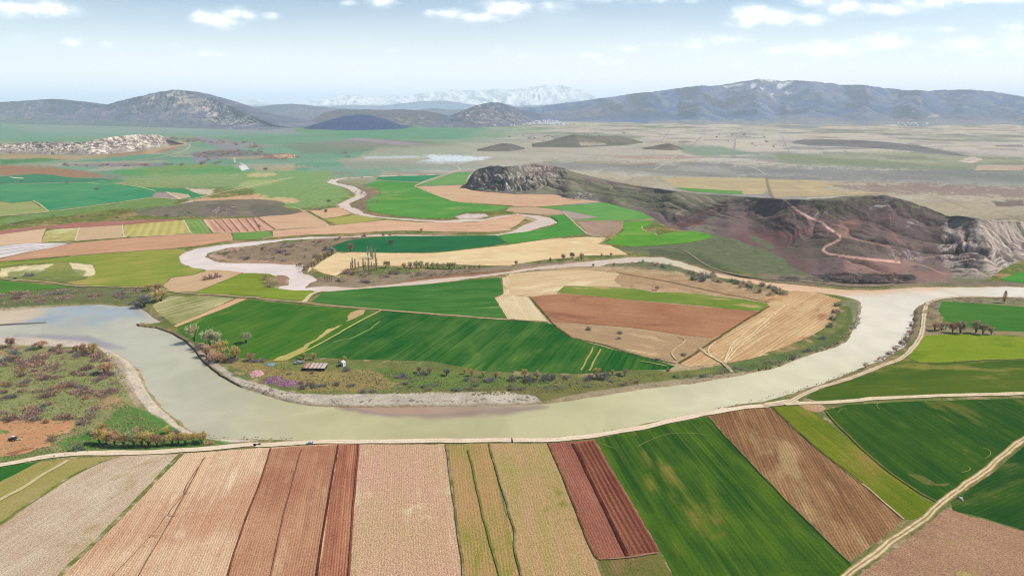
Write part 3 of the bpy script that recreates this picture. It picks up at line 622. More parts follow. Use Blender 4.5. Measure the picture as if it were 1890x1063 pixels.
# --- left middle
field('green_field', 'A 0,962 300,945 600,912 1000,882 1350,864 1292,925 1320,970 1390,1002 1515,1015 E 1500,32 1380,72 1240,88 1180,148 1030,152 700,150 480,130 620,100 700,60 680,0 A 700,985 500,958 200,972 0,992', 'E 600,140 1400,40', (110, 152, 56), (142, 162, 68), (160, 166, 84), row=5, rowamt=.06, streak=.8, patch=.008, speck=.12)
field('stubble_field', 'E 1245,92 1400,72 1522,32 1640,35 1768,52 1630,110 1500,160 1420,193 1250,190 1185,152', 'E 1250,180 1700,60', (208, 176, 144), (196, 164, 134), row=4, rowamt=.05, streak=.5, speck=.2)
field('green_field', 'E 1772,55 1890,55 F 0,57 110,62 158,80 60,100 75,150 155,168 300,182 420,182 440,192 385,240 345,255 200,245 0,232 E 1890,222 1640,215 1420,195 1640,112', 'E 1500,195 F 300,185', (110, 152, 52), (142, 164, 68), (160, 160, 80), row=3.6, rowamt=.07, streak=.8, speck=.16)
field('green_field', 'P -200,520 E 0,107 300,137 545,155 300,175 0,206 P -200,545', 'E 0,150 500,155', (60, 142, 58), (86, 150, 62), row=3, rowamt=.06, **GRN)
field('striped_field', 'A 1475,652 1890,637 B 30,635 150,722 A 1890,742 1700,748 1552,748 1500,700', 'A 1560,660 1630,740', (214, 174, 150), (200, 156, 134), row=14, rowamt=.14, streak=.5, speck=.12)
field('stubble_field', 'B 34,634 350,592 440,630 555,698 300,715 152,724', 'B 50,640 500,640', (214, 180, 150), (204, 166, 140), row=9, rowamt=.08, streak=.6, speck=.12)
field('stubble_field', 'B 400,590 500,575 620,560 700,612 600,632 500,645', 'B 420,600 650,570', (206, 168, 138), (216, 184, 150), row=10, rowamt=.1, streak=.5, speck=.12)
field('green_field', 'B 502,650 730,618 840,632 940,652 780,672 600,690', 'B 550,680 900,645', (152, 168, 84), (172, 170, 98), row=5, rowamt=.06, streak=.8, speck=.12)
field('ploughed_field', 'B -20,795 135,775 130,735 600,692 800,672 960,655 1200,672 1600,672 1780,640 1890,618 C 60,606 120,640 60,690 0,722 B 1890,725 1700,742 1500,742 1100,732 900,738 700,752 400,762 200,775', 'B 300,750 1700,690', (210, 168, 142), (222, 186, 154), (196, 150, 124), row=6, rowamt=.06, streak=.7, speck=.14)
field('wheat_field', 'B 790,398 900,367 1210,387 1165,410 1420,520 1650,540 1890,562 1740,592 1520,598 1430,640 1200,640 1080,630 900,600 818,578 812,515 920,457 890,420', 'B 900,600 1700,560', (72, 152, 66), (96, 166, 76), (140, 168, 92), row=9, rowamt=.05, patch=.004, streak=.9, speck=.08)
field('wheat_field', 'B 890,345 1050,336 1250,332 1370,328 1290,350 1205,378 1000,370 880,360', 'B 900,355 1300,345', (52, 146, 90), (64, 152, 96), row=9, rowamt=.04, streak=.5, speck=.06)
field('wheat_field', 'B 1192,402 1280,370 1450,312 1570,305 1545,350 1530,392 1400,402', 'B 1200,400 1550,330', (92, 160, 84), (112, 170, 96), row=9, rowamt=.04, streak=.7, speck=.08)
field('stubble_field', 'B 1184,412 1400,406 1535,402 1600,420 1700,440 1890,470 C 350,455 385,492 700,520 450,540 200,560 0,560 B 1890,552 1650,535 1430,518', 'B 1400,480 1890,510', (206, 168, 142), (212, 182, 150), (190, 152, 130), row=12, rowamt=.06, streak=.8, speck=.1)
field('stubble_field', 'C 0,566 200,562 370,585 395,612 290,618 180,612 60,602 0,592 -30,590', 'C 0,580 300,590', (190, 160, 134), (200, 172, 144), row=6, rowamt=.06, streak=.6, speck=.12)
field('wheat_field', 'B 562,842 680,805 800,787 1000,772 1400,770 1760,767 1838,825 1500,868 1400,880 1280,888 1000,892 720,885 600,880', 'B 700,860 1700,800', (26, 112, 60), (40, 126, 66), row=6, rowamt=.04, streak=.5, speck=.08)
field('wheat_field', 'B 1765,767 1890,748 C 20,750 110,742 250,718 345,692 352,662 290,622 400,620 470,680 550,755 300,785 150,808 0,828 B 1850,826', 'C 0,800 500,740', (60, 148, 58), (82, 160, 68), row=6, rowamt=.05, streak=.7, speck=.1)
field('stubble_field', 'B 600,890 1000,896 1280,898 1500,876 1890,832 C 0,835 280,795 560,778 705,782 655,830 735,842 800,870 862,908 700,912 550,915 440,930 250,945 0,985 B 1890,990 1650,985 1300,975 1060,990 800,985 650,1020 590,1063 F 500,60 400,10 B 380,1040 480,960', 'B 700,930 C 600,850', (232, 206, 166), (222, 190, 150), (238, 220, 186), row=8, rowamt=.1, streak=1.2, speck=.1)
field('wheat_field', 'C 200,566 500,545 700,526 800,545 920,580 1042,638 950,652 830,658 460,655 650,640 520,605 370,578', 'C 400,600 1000,620', (78, 160, 74), (104, 170, 84), row=9, rowamt=.05, streak=.7, speck=.08)
field('stubble_field', 'C 378,585 500,605 645,636 560,645 450,648 400,610', 'C 400,600 600,640', (172, 158, 148), (182, 166, 152), row=6, rowamt=.05, speck=.12)
field('ploughed_field', 'C 485,667 600,660 775,662 815,680 825,700 800,738 700,774 592,772 540,720', 'C 500,670 700,760', (160, 134, 122), (178, 152, 136), row=4, rowamt=.14, speck=.18)
field('wheat_field', 'C 832,668 1035,658 1030,690 965,710 985,735 1060,745 1080,772 1000,805 995,820 1100,760 1200,742 1350,738 1420,745 1492,778 1400,802 1300,820 1100,838 900,848 700,825 830,735', 'C 750,820 1400,770', (76, 156, 52), (98, 168, 62), (120, 168, 70), row=6, rowamt=.05, streak=.8, speck=.1)
field('green_field', 'C 1192,421 1350,425 1690,448 1688,468 1500,462 1320,448', 'C 1200,430 1690,455', (90, 160, 74), (100, 166, 84), row=12, rowamt=.03, streak=.3, speck=.05)
field('wheat_field', 'P 2100,500 D 1890,828 1800,860 1718,888 1780,905 1890,915 P 2100,528', 'D 1720,890 1890,870', (60, 150, 58), (80, 160, 66), row=5, rowamt=.04, **GRN)
# --- left far
field('wheat_field', 'P -200,345 A 0,397 500,388 905,362 825,388 980,415 1130,450 1110,490 960,512 700,545 360,588 290,540 230,515 90,530 0,516 P -200,372', 'A 200,560 1000,430', (58, 150, 96), (84, 162, 104), (44, 136, 84), row=14, rowamt=.05, patch=.003, streak=.8, speck=.06)
field('wheat_field', 'P -200,328 A 0,340 250,320 400,330 500,347 900,360 700,378 300,385 0,394 P -200,342', 'A 0,380 800,360', (62, 140, 96), (80, 150, 104), row=14, rowamt=.04, streak=.5, speck=.05)
field('green_field', 'P -200,372 A 0,520 90,534 228,518 290,560 352,595 150,612 0,628 P -200,400', 'A 0,600 330,560', (128, 168, 92), (160, 172, 112), row=14, rowamt=.05, streak=.8, speck=.06)
field('wheat_field', 'A 832,390 1050,420 1200,422 1342,426 1400,450 1485,480 1370,508 1250,452 1135,450', 'A 900,400 1450,480', (60, 148, 88), (70, 154, 92), row=14, rowamt=.04, streak=.4, speck=.05)
field('ploughed_field', 'A 1105,490 1135,452 1220,452 1300,503 1200,494', 'A 1110,480 1250,490', (156, 146, 140), (168, 156, 148), row=8, rowamt=.05, speck=.1)
field('stubble_field', 'A 1232,452 1370,470 1385,490 1310,503', 'A 1240,460 1370,490', (186, 170, 150), (198, 180, 156), row=8, rowamt=.05, speck=.1)
field('ploughed_field', 'P -200,440 A 0,735 500,682 900,660 1300,650 1290,660 890,690 565,715 300,715 0,762 P -200,450', 'A 0,745 900,670', (168, 116, 108), (178, 130, 118), row=10, rowamt=.04, streak=.5, speck=.08)
field('stubble_field', 'P -200,450 A 0,762 200,735 335,717 315,760 298,822 150,828 0,842 P -200,470', 'A 0,800 300,760', (220, 190, 160), (212, 178, 150), row=10, rowamt=.04, streak=.5, speck=.08)
field('striped_field', 'A 332,737 440,722 575,713 560,760 547,805 400,812 302,818', 'A 340,800 560,730', (156, 162, 82), (200, 196, 140), (236, 222, 198), row=12, rowamt=.12, patch=.02, streak=.5, speck=.12)
field('stubble_field', 'A 582,713 890,692 893,785 720,797 552,806', 'A 600,790 880,700', (200, 172, 138), (208, 182, 150), row=10, rowamt=.05, streak=.5, speck=.1)
field('striped_field', 'A 900,692 1100,675 1328,657 1360,700 1380,750 1150,770 902,782', 'A 950,780 1010,680', (172, 178, 96), (196, 186, 118), row=13, rowamt=.1, streak=.7, speck=.1)
field('green_field', 'A 1338,652 1468,650 1500,700 1540,748 1397,757 1360,700', 'A 1340,660 1400,750', (100, 158, 72), (124, 168, 88), row=8, rowamt=.05, streak=.6, speck=.1)
field('flooded_field', 'P -200,472 A 0,845 200,825 450,822 498,830 300,870 0,935 P -200,500', 'A 0,900 450,830', (214, 204, 204), (232, 224, 222), row=16, rowamt=.1, streak=.5, speck=.05)
field('ploughed_field', 'P -200,500 A 0,940 300,872 550,822 900,790 1300,762 1680,752 1695,800 1560,825 1400,848 1150,870 800,893 500,915 0,958 P -200,508', 'A 0,950 1600,780', (192, 146, 122), (206, 162, 134), (216, 182, 148), row=6, rowamt=.05, patch=.004, streak=.7, speck=.1)
field('green_field', 'A 1690,752 1800,742 1890,737 B 0,737 108,737 128,770 60,782 0,793 A 1890,795 1700,800', 'A 1700,790 B 100,750', (92, 156, 64), (108, 162, 74), row=6, rowamt=.05, streak=.5, speck=.1)
# tractor field
field('ploughed_field', 'P -200,815 I 0,345 150,322 250,285 320,270 300,225 430,195 460,150 440,125 330,120 100,118 0,125 P -200,780', 'I 0,300 400,200', (206, 156, 120), (190, 136, 104), (216, 176, 138), row=3, rowamt=.07, jit=4, streak=.5, speck=.16)
field('green_field', 'I -60,170 0,168 50,180 60,195 0,205 -60,205', 'I 0,170 50,200', (120, 138, 70), (140, 150, 90), row=3, rowamt=.05, jit=4, speck=.3)
field('ploughed_patch', 'I 30,330 60,312 150,292 200,285 210,292 150,305 80,328', 'I 40,330 200,290', (150, 98, 74), (168, 112, 86), row=3, rowamt=.05, jit=3, speck=.3)

# --- far steppe: strips and lines between the holdings
for q, c1, c2 in (('C 1110,350 1300,345 1860,350 1880,400 1850,470 1700,470 1690,446 1190,418', (196, 184, 148), (184, 168, 138)), ('D 20,165 350,170 520,190 420,240 900,262 700,275 100,295 70,290', (196, 180, 146), (180, 164, 138)),
    ('W 1530,880 1600,855 1670,868 1610,893', (214, 200, 190), (190, 176, 166)), ('W 1640,900 1890,902 1890,930 1620,930', (196, 178, 162), (186, 170, 156)), ('W 560,690 800,686 760,700 570,698', (150, 156, 160), (160, 162, 166)),
    ('W 560,722 690,722 680,730 570,729', (146, 150, 152), (156, 160, 160)), ('W 1730,792 1890,790 1890,800 1740,800', (150, 136, 146), (160, 148, 152)), ('W 800,770 1000,768 950,778 850,780', (150, 150, 158), (160, 158, 164)),
    ('V 1180,745 1240,740 1230,760 1190,762', (150, 146, 150), (160, 156, 156)), ('W 0,770 60,768 90,776 20,780', (146, 142, 150), (156, 152, 156)), ('C 760,190 1100,185 1500,200 1200,215 800,205', (176, 154, 148), (188, 170, 158)),
    ('C 700,245 1080,240 1060,258 720,262', (150, 140, 132), (170, 160, 146)), ('C 470,225 740,232 700,245 480,240', (160, 158, 140), (176, 170, 150)), ('A 860,600 920,598 930,606 870,610', (110, 90, 84), (120, 100, 92)),
    ('A 75,342 120,345 170,350 150,357 100,352', (216, 214, 190), (200, 200, 170)), ('B 650,70 740,58 1000,78 1280,108 1050,112 760,80', (142, 156, 146), (154, 162, 152)), ('A 1540,200 1890,190 1890,212 1700,215', (140, 160, 120), (150, 166, 130))):
    field('steppe_strip', q, q.split()[0] + ' ' + q.split()[1] + ' ' + q.split()[2], c1, c2, row=22, rowamt=.07, streak=1.2, speck=.07, jit=2)
for q, w_, c in (('C 1240,150 1180,215 1100,262 1050,290', 9, (196, 184, 168)), ('C 1100,92 1130,50 1165,0', 6, (140, 148, 148)), ('C 1655,55 1630,110 1632,200', 6, (156, 162, 160)), ('C 1395,50 1350,95 1300,130', 10, (150, 154, 152)),
    ('W 570,740 590,790 620,850', 6, (160, 160, 158)), ('W 310,750 320,790 305,830', 6, (158, 162, 162)), ('W 0,955 300,962 480,968 1000,985', 9, (150, 144, 130)), ('W 350,890 430,920 480,950', 6, (206, 200, 190)), ('D 740,145 830,185 950,210 1130,250 1300,300 1500,380', 4, (196, 182, 160)),
    ('D 1500,1060 1500,1060', 1, (0, 0, 0)), ('W 900,820 940,838 980,860', 12, (160, 156, 150)), ('A 700,240 1100,215 1330,160 1385,120 1370,100', 12, (196, 178, 158)), ('C 960,700 975,735 1060,748 1075,772', 2.4, (190, 184, 150)), ('B 880,362 1000,372 1200,380', 4, (190, 206, 170)),
    ('A 180,450 500,430 800,395', 5, (130, 176, 140)), ('B 0,300 300,298 900,300 1300,302', 3, (206, 200, 190)), ('A 1740,240 1790,260', 8, (226, 222, 210)), ('A 1700,200 1710,238', 8, (206, 196, 180))):
    if w_ > 1: track('far_track', q, w_ * .8, c, tuple(int(v * .93) for v in c), ruts=False)
_mb = plain_mat('wet_mud', (96, 84, 74), .6, .3, .2, .5)
sheet('mud_bar', 'E -300,410 0,417 150,409 325,403 330,406 320,410 150,418 0,429 -300,436', _mb, 1.0, -1.22)

# --- tracks, margins, furrows
track('dirt_track', 'P -200,888 I 0,395 200,352 400,325 560,318 900,315 1100,303 1250,295 1430,275 1580,262 J 0,272 150,265 350,250 600,248 900,245 1300,242 1580,240 K 0,240 240,240 400,226 500,215 600,200 800,165 1000,118 1200,78 1400,42 1580,30 L 0,30 130,5 P 1470,739', 5.5, (240, 224, 200), (222, 198, 166))
track('dirt_track', 'H 0,1022 180,1000 260,950 400,890 600,832 750,775 950,695 1010,672 1060,625 1110,570 1150,490 1160,400 1170,300 1215,262 1300,240 1470,227 1700,232 1890,236 P 2250,555', 4.5, (230, 210, 184), (178, 156, 118))
track('dirt_track', 'H 150,1008 300,1002 480,997 650,985 800,968 1200,950 1500,942 1890,932 P 2250,716', 5, (238, 220, 190), (206, 184, 146))
track('farm_track', 'L 300,1230 500,1063 600,985 700,910 780,850 880,785 970,720 1040,655 1120,590 1220,515 1300,460 1380,395 1450,330 1520,280 1580,232 P 2000,740', 4.2, (226, 202, 166), (160, 140, 92))
track('farm_track', 'I -100,660 0,602 60,565 130,535 250,455 340,405 415,362', 2.6, (214, 200, 156), (192, 180, 130))
track('grass_verge', 'I 330,1100 430,1000 560,875 700,738 830,606 935,495 1010,408 1108,318', 2.4, (118, 122, 58), (196, 184, 150), ruts=False)
track('grass_verge', 'I -100,800 0,752 130,655 260,572 370,500 470,438 620,370', 1.8, (108, 128, 56), (196, 188, 150), ruts=False)
track('furrow', 'J 100,288 60,420 0,590 I 1500,700 1380,1063 1340,1300', .8, (112, 72, 58), (140, 92, 72), ruts=False, wob=.2)
track('furrow', 'J 508,268 480,430 440,650 405,880 380,1063 350,1400', .9, (92, 54, 46), (120, 74, 60), ruts=False, wob=.2)
track('furrow', 'J 290,290 262,380 215,560 165,740 100,1063', .7, (150, 100, 80), (170, 120, 92), ruts=False, wob=.2)
track('furrow', 'J 634,262 622,420 604,600 590,800 572,1063 550,1400', .9, (130, 80, 66), (150, 100, 80), ruts=False, wob=.2)
track('grass_verge', 'J 1162,262 1172,330 1190,430 1210,600 1228,720 1250,900 1270,1063 1310,1400', 1.1, (120, 112, 66), (190, 170, 140), ruts=False)
track('grass_verge', 'J 1300,300 1330,430 1375,640 1410,780 1450,930 1490,1063 1560,1400', 1.1, (118, 124, 58), (146, 140, 78), ruts=False)
track('grass_verge', 'J 1422,258 1450,360 1490,500 1530,620 1580,790 K 30,900 75,1063 150,1350', 1.0, (106, 112, 58), (180, 164, 122), ruts=False)
track('grass_verge', 'K 236,256 330,480 428,720 502,920 545,960', .8, (104, 72, 52), (150, 120, 80), ruts=False)
track('furrow', 'K 385,262 430,340 480,450 540,575 610,720 660,830 722,945', 1.6, (84, 46, 42), (110, 64, 54), ruts=False, wob=.3)
track('furrow', 'K 545,962 640,960 760,948 850,930 905,925', 1.0, (176, 134, 110), (130, 86, 70), ruts=False, wob=.3)
track('grass_verge', 'K 1205,94 1335,238 1460,366 1580,494 L 110,578 245,710 380,845 530,985', .9, (150, 128, 90), (80, 92, 44), ruts=False)
track('grass_verge', 'L 50,38 250,232 400,350 500,428 600,505', .8, (84, 82, 46), (110, 100, 58), ruts=False)
track('grass_verge', 'L 600,505 700,588 848,720', 1.0, (206, 184, 148), (150, 130, 84), ruts=False)
track('grass_verge', 'L 370,62 450,150 600,298 750,425 900,532 1050,615', 1.2, (130, 124, 68), (104, 114, 54), ruts=False)
track('grass_verge', 'H 1040,690 1130,706 1280,706 1400,702 1560,690 1890,680', 1.0, (170, 160, 90), (100, 110, 50), ruts=False)
track('farm_track', 'P -200,505 E 0,95 100,108 300,118 420,135 545,152 700,155 1030,160 1180,175 1240,190 1400,208 1600,215 1750,232 1890,235 F 0,240 200,258 350,270 440,282 600,300 900,322 1100,340 1400,362 1700,388 1890,396', 3.6, (214, 190, 154), (150, 136, 90))
track('farm_track', 'F 360,268 385,235 430,200 500,188', 5, (220, 200, 162), (206, 190, 150), ruts=False)
track('farm_track', 'F 925,326 800,390 680,455 550,532 400,612 300,655 225,692', 1.8, (206, 200, 120), (172, 184, 92), ruts=False)
track('farm_track', 'F 1890,396 G 0,394 140,405 285,412', 1.6, (170, 160, 104), (130, 130, 70), ruts=False)
track('grass_verge', 'G 148,228 210,300 300,405 350,455 450,525', 2.0, (96, 100, 58), (160, 140, 90), ruts=False)
track('grass_verge', 'G 450,525 560,548 700,582 860,632 1000,672 1110,692 1215,715', 1.6, (110, 110, 66), (160, 150, 96), ruts=False)
track('grass_verge', 'G 1890,298 1700,410 1500,540 1350,640 1235,712', 2.2, (96, 92, 50), (140, 114, 78), ruts=False)
track('grass_verge', 'G 780,50 900,75 1100,108 1300,150 1500,195 1700,232 1890,272', 1.6, (112, 78, 58), (146, 112, 86), ruts=False)
track('farm_track', 'G 1380,600 1440,650 1520,690 1580,730 1620,780', 3, (206, 188, 156), (176, 156, 120))
track('gravel_track', 'H -20,98 200,108 400,130 600,152 800,158 900,145 1000,122 1100,100', 4, (176, 158, 140), (140, 124, 108))
track('gravel_track', 'C 1060,860 1200,858 1270,875 1340,920 1400,965 1480,1010 1580,1040 1700,1063 D 0,885 100,893', 3.5, (160, 148, 132), (132, 126, 104))
track('farm_track', 'P -200,402 A 0,632 360,596 700,552 1000,508 1110,492 1250,502 1370,510 1500,480 1640,450 1890,395 B 280,345', 5, (222, 214, 176), (190, 190, 140), ruts=False)
track('farm_track', 'P -200,350 A 0,398 300,386 640,384 700,375 900,358 1100,356', 4.5, (214, 212, 170), (190, 196, 150), ruts=False)
track('farm_track', 'A 640,384 720,398 830,390 1000,412 1130,445', 4, (206, 208, 160), (180, 190, 140), ruts=False)
track('farm_track', 'A 1215,452 1260,480 1310,503', 5, (222, 214, 176), (206, 190, 150), ruts=False)
track('farm_track', 'A 240,515 290,540 355,595', 3, (200, 200, 160), (190, 190, 140), ruts=False)
track('farm_track', 'P -200,508 A 0,938 200,885 400,838 545,808 800,790 1100,772 1400,757 1700,750 1890,738 B 150,728 400,715 565,702 430,630 330,575 280,568', 3.2, (226, 200, 166), (206, 176, 146), ruts=False)
for s in ('A 1480,655 1555,745', 'A 890,692 900,785', 'A 577,713 548,806', 'A 1332,655 1390,755'):
    track('field_margin', s, 2.2, (226, 210, 180), (206, 190, 150), ruts=False)
for s in ('A 1555,652 1640,742', 'A 1610,650 1690,742', 'A 1665,647 1745,742', 'A 1725,645 1805,740', 'A 1785,642 1862,738', 'A 1840,640 B 45,735', 'B 25,640 150,722'):
    track('furrow', s, 1.6, (150, 100, 86), (176, 126, 108), ruts=False)
for s in ('A 0,858 250,835', 'A 0,880 320,842', 'A 0,905 260,862'):
    track('furrow', s, 1.6, (170, 160, 166), (190, 180, 180), ruts=False)
track('farm_track', 'B 1160,410 1430,520 1600,538', 4, (214, 208, 166), (190, 190, 140), ruts=False)
track('farm_track', 'B 1165,408 1300,350 1500,295 1480,270 1440,255', 6, (206, 198, 172), (190, 180, 150), ruts=False)
track('farm_track', 'C 395,600 450,655 520,720 590,775 700,778 655,832', 3, (214, 200, 160), (170, 160, 110), ruts=False)
track('farm_track', 'C 460,657 830,662 1035,655', 2.4, (206, 200, 160), (170, 160, 110), ruts=False)
track('farm_track', 'C 818,668 825,705 795,745 700,800 655,832', 2.4, (186, 170, 130), (140, 130, 90), ruts=False)
track('farm_track', 'D 65,300 20,180 C 1870,340', 7, (150, 136, 118), (176, 160, 140), ruts=False)
track('furrow', 'F 575,563 640,545 700,540 790,490 850,465 870,440 915,410', .9, (176, 196, 120), (130, 170, 96), ruts=False)
track('farm_track', 'G 1230,520 1295,545 1200,615 1175,640 1215,690', 1.4, (214, 190, 150), (186, 160, 124), ruts=False)
for s in ('G 610,598 570,680 520,765', 'G 668,612 620,690 580,770', 'G 955,698 1050,715 1145,735'):
    track('furrow', s, 1.3, (196, 176, 104), (150, 150, 76), ruts=False)
for s in ('K 780,280 860,240 950,205 1060,198 1150,202 1200,215', 'K 540,260 600,280 640,292', 'L 1330,290 1372,300 1380,330 1345,355', 'L 1200,440 1250,430 1255,405 1210,395', 'L 690,20 680,35 700,55', 'L 450,75 465,55 500,50'):
    track('tramline', s, .45, (150, 156, 84), (110, 132, 60), ruts=False, wob=.3)
for s in ('I 1250,345 1150,490 1120,555 1135,565 1160,560', 'I 1130,555 1080,620 1020,690 1040,702 1070,700', 'I 1010,700 960,780 905,835 925,822 965,825', 'I 900,840 830,920 740,1010 690,1063', 'I 1240,350 1180,470 1090,640 1000,800 880,1000 850,1063'):
    track('tramline', s, .4, (150, 108, 88), (176, 132, 108), ruts=False, wob=.2)
for s in ('G 1400,610 1450,660 1560,712', 'G 1890,360 1700,500 1600,600 1560,712', 'G 1890,420 1740,540 1640,620 1570,712', 'G 1500,560 1430,620 1500,690 1550,712', 'H 160,290 0,420 G 1760,510 1620,600 1565,705', 'G 1890,500 1700,620 1590,700'):
    track('wheel_track', s, 1.1, (236, 214, 172), (214, 186, 144), ruts=False)
#@@PART2
# ------------------------------------------------------------------ hills and mountains
def lerp_line(line, x, k):
    a = np.array([[q[0], q[k]] for q in line], float); a = a[np.argsort(a[:, 0])]
    return np.interp(x, a[:, 0], a[:, 1])
def catmull(C, v):
    n = C.shape[0] - 1; t = np.clip(v * n, 0, n - 1e-6); i = t.astype(int); f = (t - i)
    idx = lambda j: np.clip(j, 0, n)
    p0, p1, p2, p3 = C[idx(i - 1)], C[idx(i)], C[idx(i + 1)], C[idx(i + 2)]
    f = f.reshape((-1,) + (1,) * (C.ndim - 1))
    return p1 + 0.5 * f * (p2 - p0 + f * (2 * p0 - 5 * p1 + 4 * p2 - p3 + f * (3 * (p1 - p2) + p3 - p0)))
def smooth1(a, k):
    if k < 2: return a
    w_ = np.hanning(k + 2)[1:-1]; w_ /= w_.sum(); return np.convolve(np.pad(a, (k // 2, k - 1 - k // 2), 'edge'), w_, 'valid')
def hill(name, foot, lines, base, step=2.0, nv=80, nb=14, back=150, gul=0.22, gl=60, rough=0.06, rl=30, rock=None, rocks=(), paints=(), ampf=None,
         sm=9, seed=0, dist=None, crest_n=0.02, vcm=None, gtilt=0.0, snow=None, label=None, gm=None, warp=1.0, tint=(1, 1, 1), smf=0, rsoft=4, fold=0, fl=150):
    foot = pts(foot); lines = [pts(l) for l in lines]
    x0 = foot[0][0]; x1 = foot[-1][0]; X = np.arange(x0, x1 + step, step)
    fy = smooth1(lerp_line(foot, X, 1), smf or sm); fx0, fy0 = G(X, fy)
    C = [np.stack([fx0, fy0, np.full(X.shape, -1.0)], -1)]
    for L in lines:
        py = smooth1(lerp_line(L, X, 1), sm); Y = fy0 + smooth1(lerp_line(L, X, 2), smf or sm); a, z = atY(X, py, Y)
        C.append(np.stack([a, Y, np.maximum(z, -1.5)], -1))
    C = np.array(C); top = C[-1]
    v = np.linspace(0, 1, nv); A = catmull(C, v)
    vb = np.linspace(0, 1, nb + 1)[1:]
    Bk = top[None] + vb[:, None, None] * np.array([0, back, 0]) ; Bk[..., 2] = (top[:, 2] + 3)[None] * (1 - sstep(0, 1, vb))[:, None] - 3
    Pm = np.concatenate([A, Bk]); vv = np.concatenate([v, 1 + vb])
    Hh = np.maximum(top[:, 2], 0.5)[None, :]; Hh = np.minimum(Hh, np.clip(Pm[..., 2], 0, None) * 1.25 + .02 * Hh); x, y = Pm[..., 0], Pm[..., 1]
    VV = np.repeat(vv[:, None], len(X), 1); env = np.clip(np.sin(np.clip(VV, 0, 1) * math.pi), 0, 1) ** 0.7 + (VV > 1) * 0.0
    gx = x + fbm(x / (gl * 2), y / (gl * 2), 3, seed + 5) * gl * .9 * warp + gtilt * VV * gl
    gy = y * 0.28 + fbm(x / gl, y / gl, 2, seed + 6) * gl * .2 * warp
    gu = ridged(gx / gl, gy / gl, 4, seed, 0.55)
    ro = fbm(x / rl, y / rl, 5, seed + 31, 0.6)
    am = np.ones_like(X) if ampf is None else lerp_line(ampf, X, 1)
    Pm[..., 2] += (-(1 - np.clip(gu, 0, 1)) * gul * env + ro * rough * (0.3 + env)) * Hh * am[None]
    Pm[..., 2] += crest_n * Hh * fbm(x / (rl * .6), y / (rl * .6), 4, seed + 44) * sstep(0.75, 1, VV) * sstep(0, 6, Hh)
    if fold:
        fx = (x + y * .35 * gtilt + VV * fl * .5) / fl + fbm(x / fl / 2, y / fl / 2, 2, seed + 90) * .8
        fd = 1 - np.sqrt(np.abs(pnoise(fx, y / fl * .25, seed + 91)) * 1.6 + .02)
        Pm[..., 2] -= fold * Hh * env * np.clip(fd, 0, 1)
    edge = sstep(0, 0.06, VV) ; Pm[..., 2] = Pm[..., 2] * edge - 1.5 * (1 - edge)
    Pm[-1, :, 2] = -3
    sx_, sy_ = proj(x, y, Pm[..., 2]); D = np.hypot(x, y)
    du = np.gradient(Pm, axis=1); dv = np.gradient(Pm, axis=0); N = np.cross(du, dv); N /= (np.linalg.norm(N, axis=-1, keepdims=True) + 1e-9)
    slope = 1 - np.abs(N[..., 2])
    base = [tuple(np.array(q) * np.array(tint)) for q in base]; col = alb(base[0], D); n1 = fbm(x / (gl * 1.5), y / (gl * 1.5), 4, seed + 61); n2 = fbm(x / (rl * .5), y / (rl * .5), 4, seed + 62)
    def mc(c, k):
        nonlocal col
        col = col * (1 - k[..., None]) + alb(c, D) * k[..., None]
    mc(base[1], sstep(-0.2, 0.4, n1)); 
    if len(base) > 2: mc(base[2], sstep(0.5, 0.9, gu + n2 * .4) * .7)
    for s, c, soft, amp, mx in paints:
        d = sdist(sx_, sy_, pts(s)) + amp * (n2 + n1 * .7); mc(c, sstep(-soft / 2, soft / 2, d) * mx)
    if rock is not None:
        mc(rock[0], np.clip(sstep(rock[1], rock[1] + .18, slope + n2 * rock[2]), 0, 1) * (rock[3] if len(rock) > 3 else .8))
    for s, c, th in rocks:
        d = sdist(sx_, sy_, pts(s)); e = sstep(-rsoft, rsoft * 1.6, d + n1 * 10)
        rr = ridged(gx / (rl * .5), gy / (rl * .3), 4, seed + 71, .65)
        mc(c, e * sstep(th, th + .2, rr + ro * .4))
        mc((96, 88, 96), e * sstep(th - .12, th - .32, rr + ro * .4) * .6)
    if snow is not None:
        mc((238, 243, 248) if name == 'mountain' else (224, 234, 243), snow(sx_, sy_, Pm[..., 2], gu, ro, n1, n2))
    for s, c, wd in (gm or ()):
        d = ldist(sx_, sy_, pts(s)) + n2 * .4; mc(c, sstep(wd + .6, wd - .3, d))
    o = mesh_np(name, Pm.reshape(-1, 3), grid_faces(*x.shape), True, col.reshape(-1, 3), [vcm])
    return setp(o, kind='structure')
m_near = vcol_mat('hill_turf', 0.22, 0.34, 0.06, 0.5, 0.7, 1.2)
m_mid = vcol_mat('hill_scrub', 0.22, 0.25, 0.02, 0.15, 0.7, 3.0)
m_snow = vcol_mat('mountain_snow', 0.05, 0.05, 0.002, 0.01, 0.5, 25.0)
m_far = vcol_mat('mountain_rock', 0.2, 0.22, 0.003, 0.02, 0.8, 25.0)

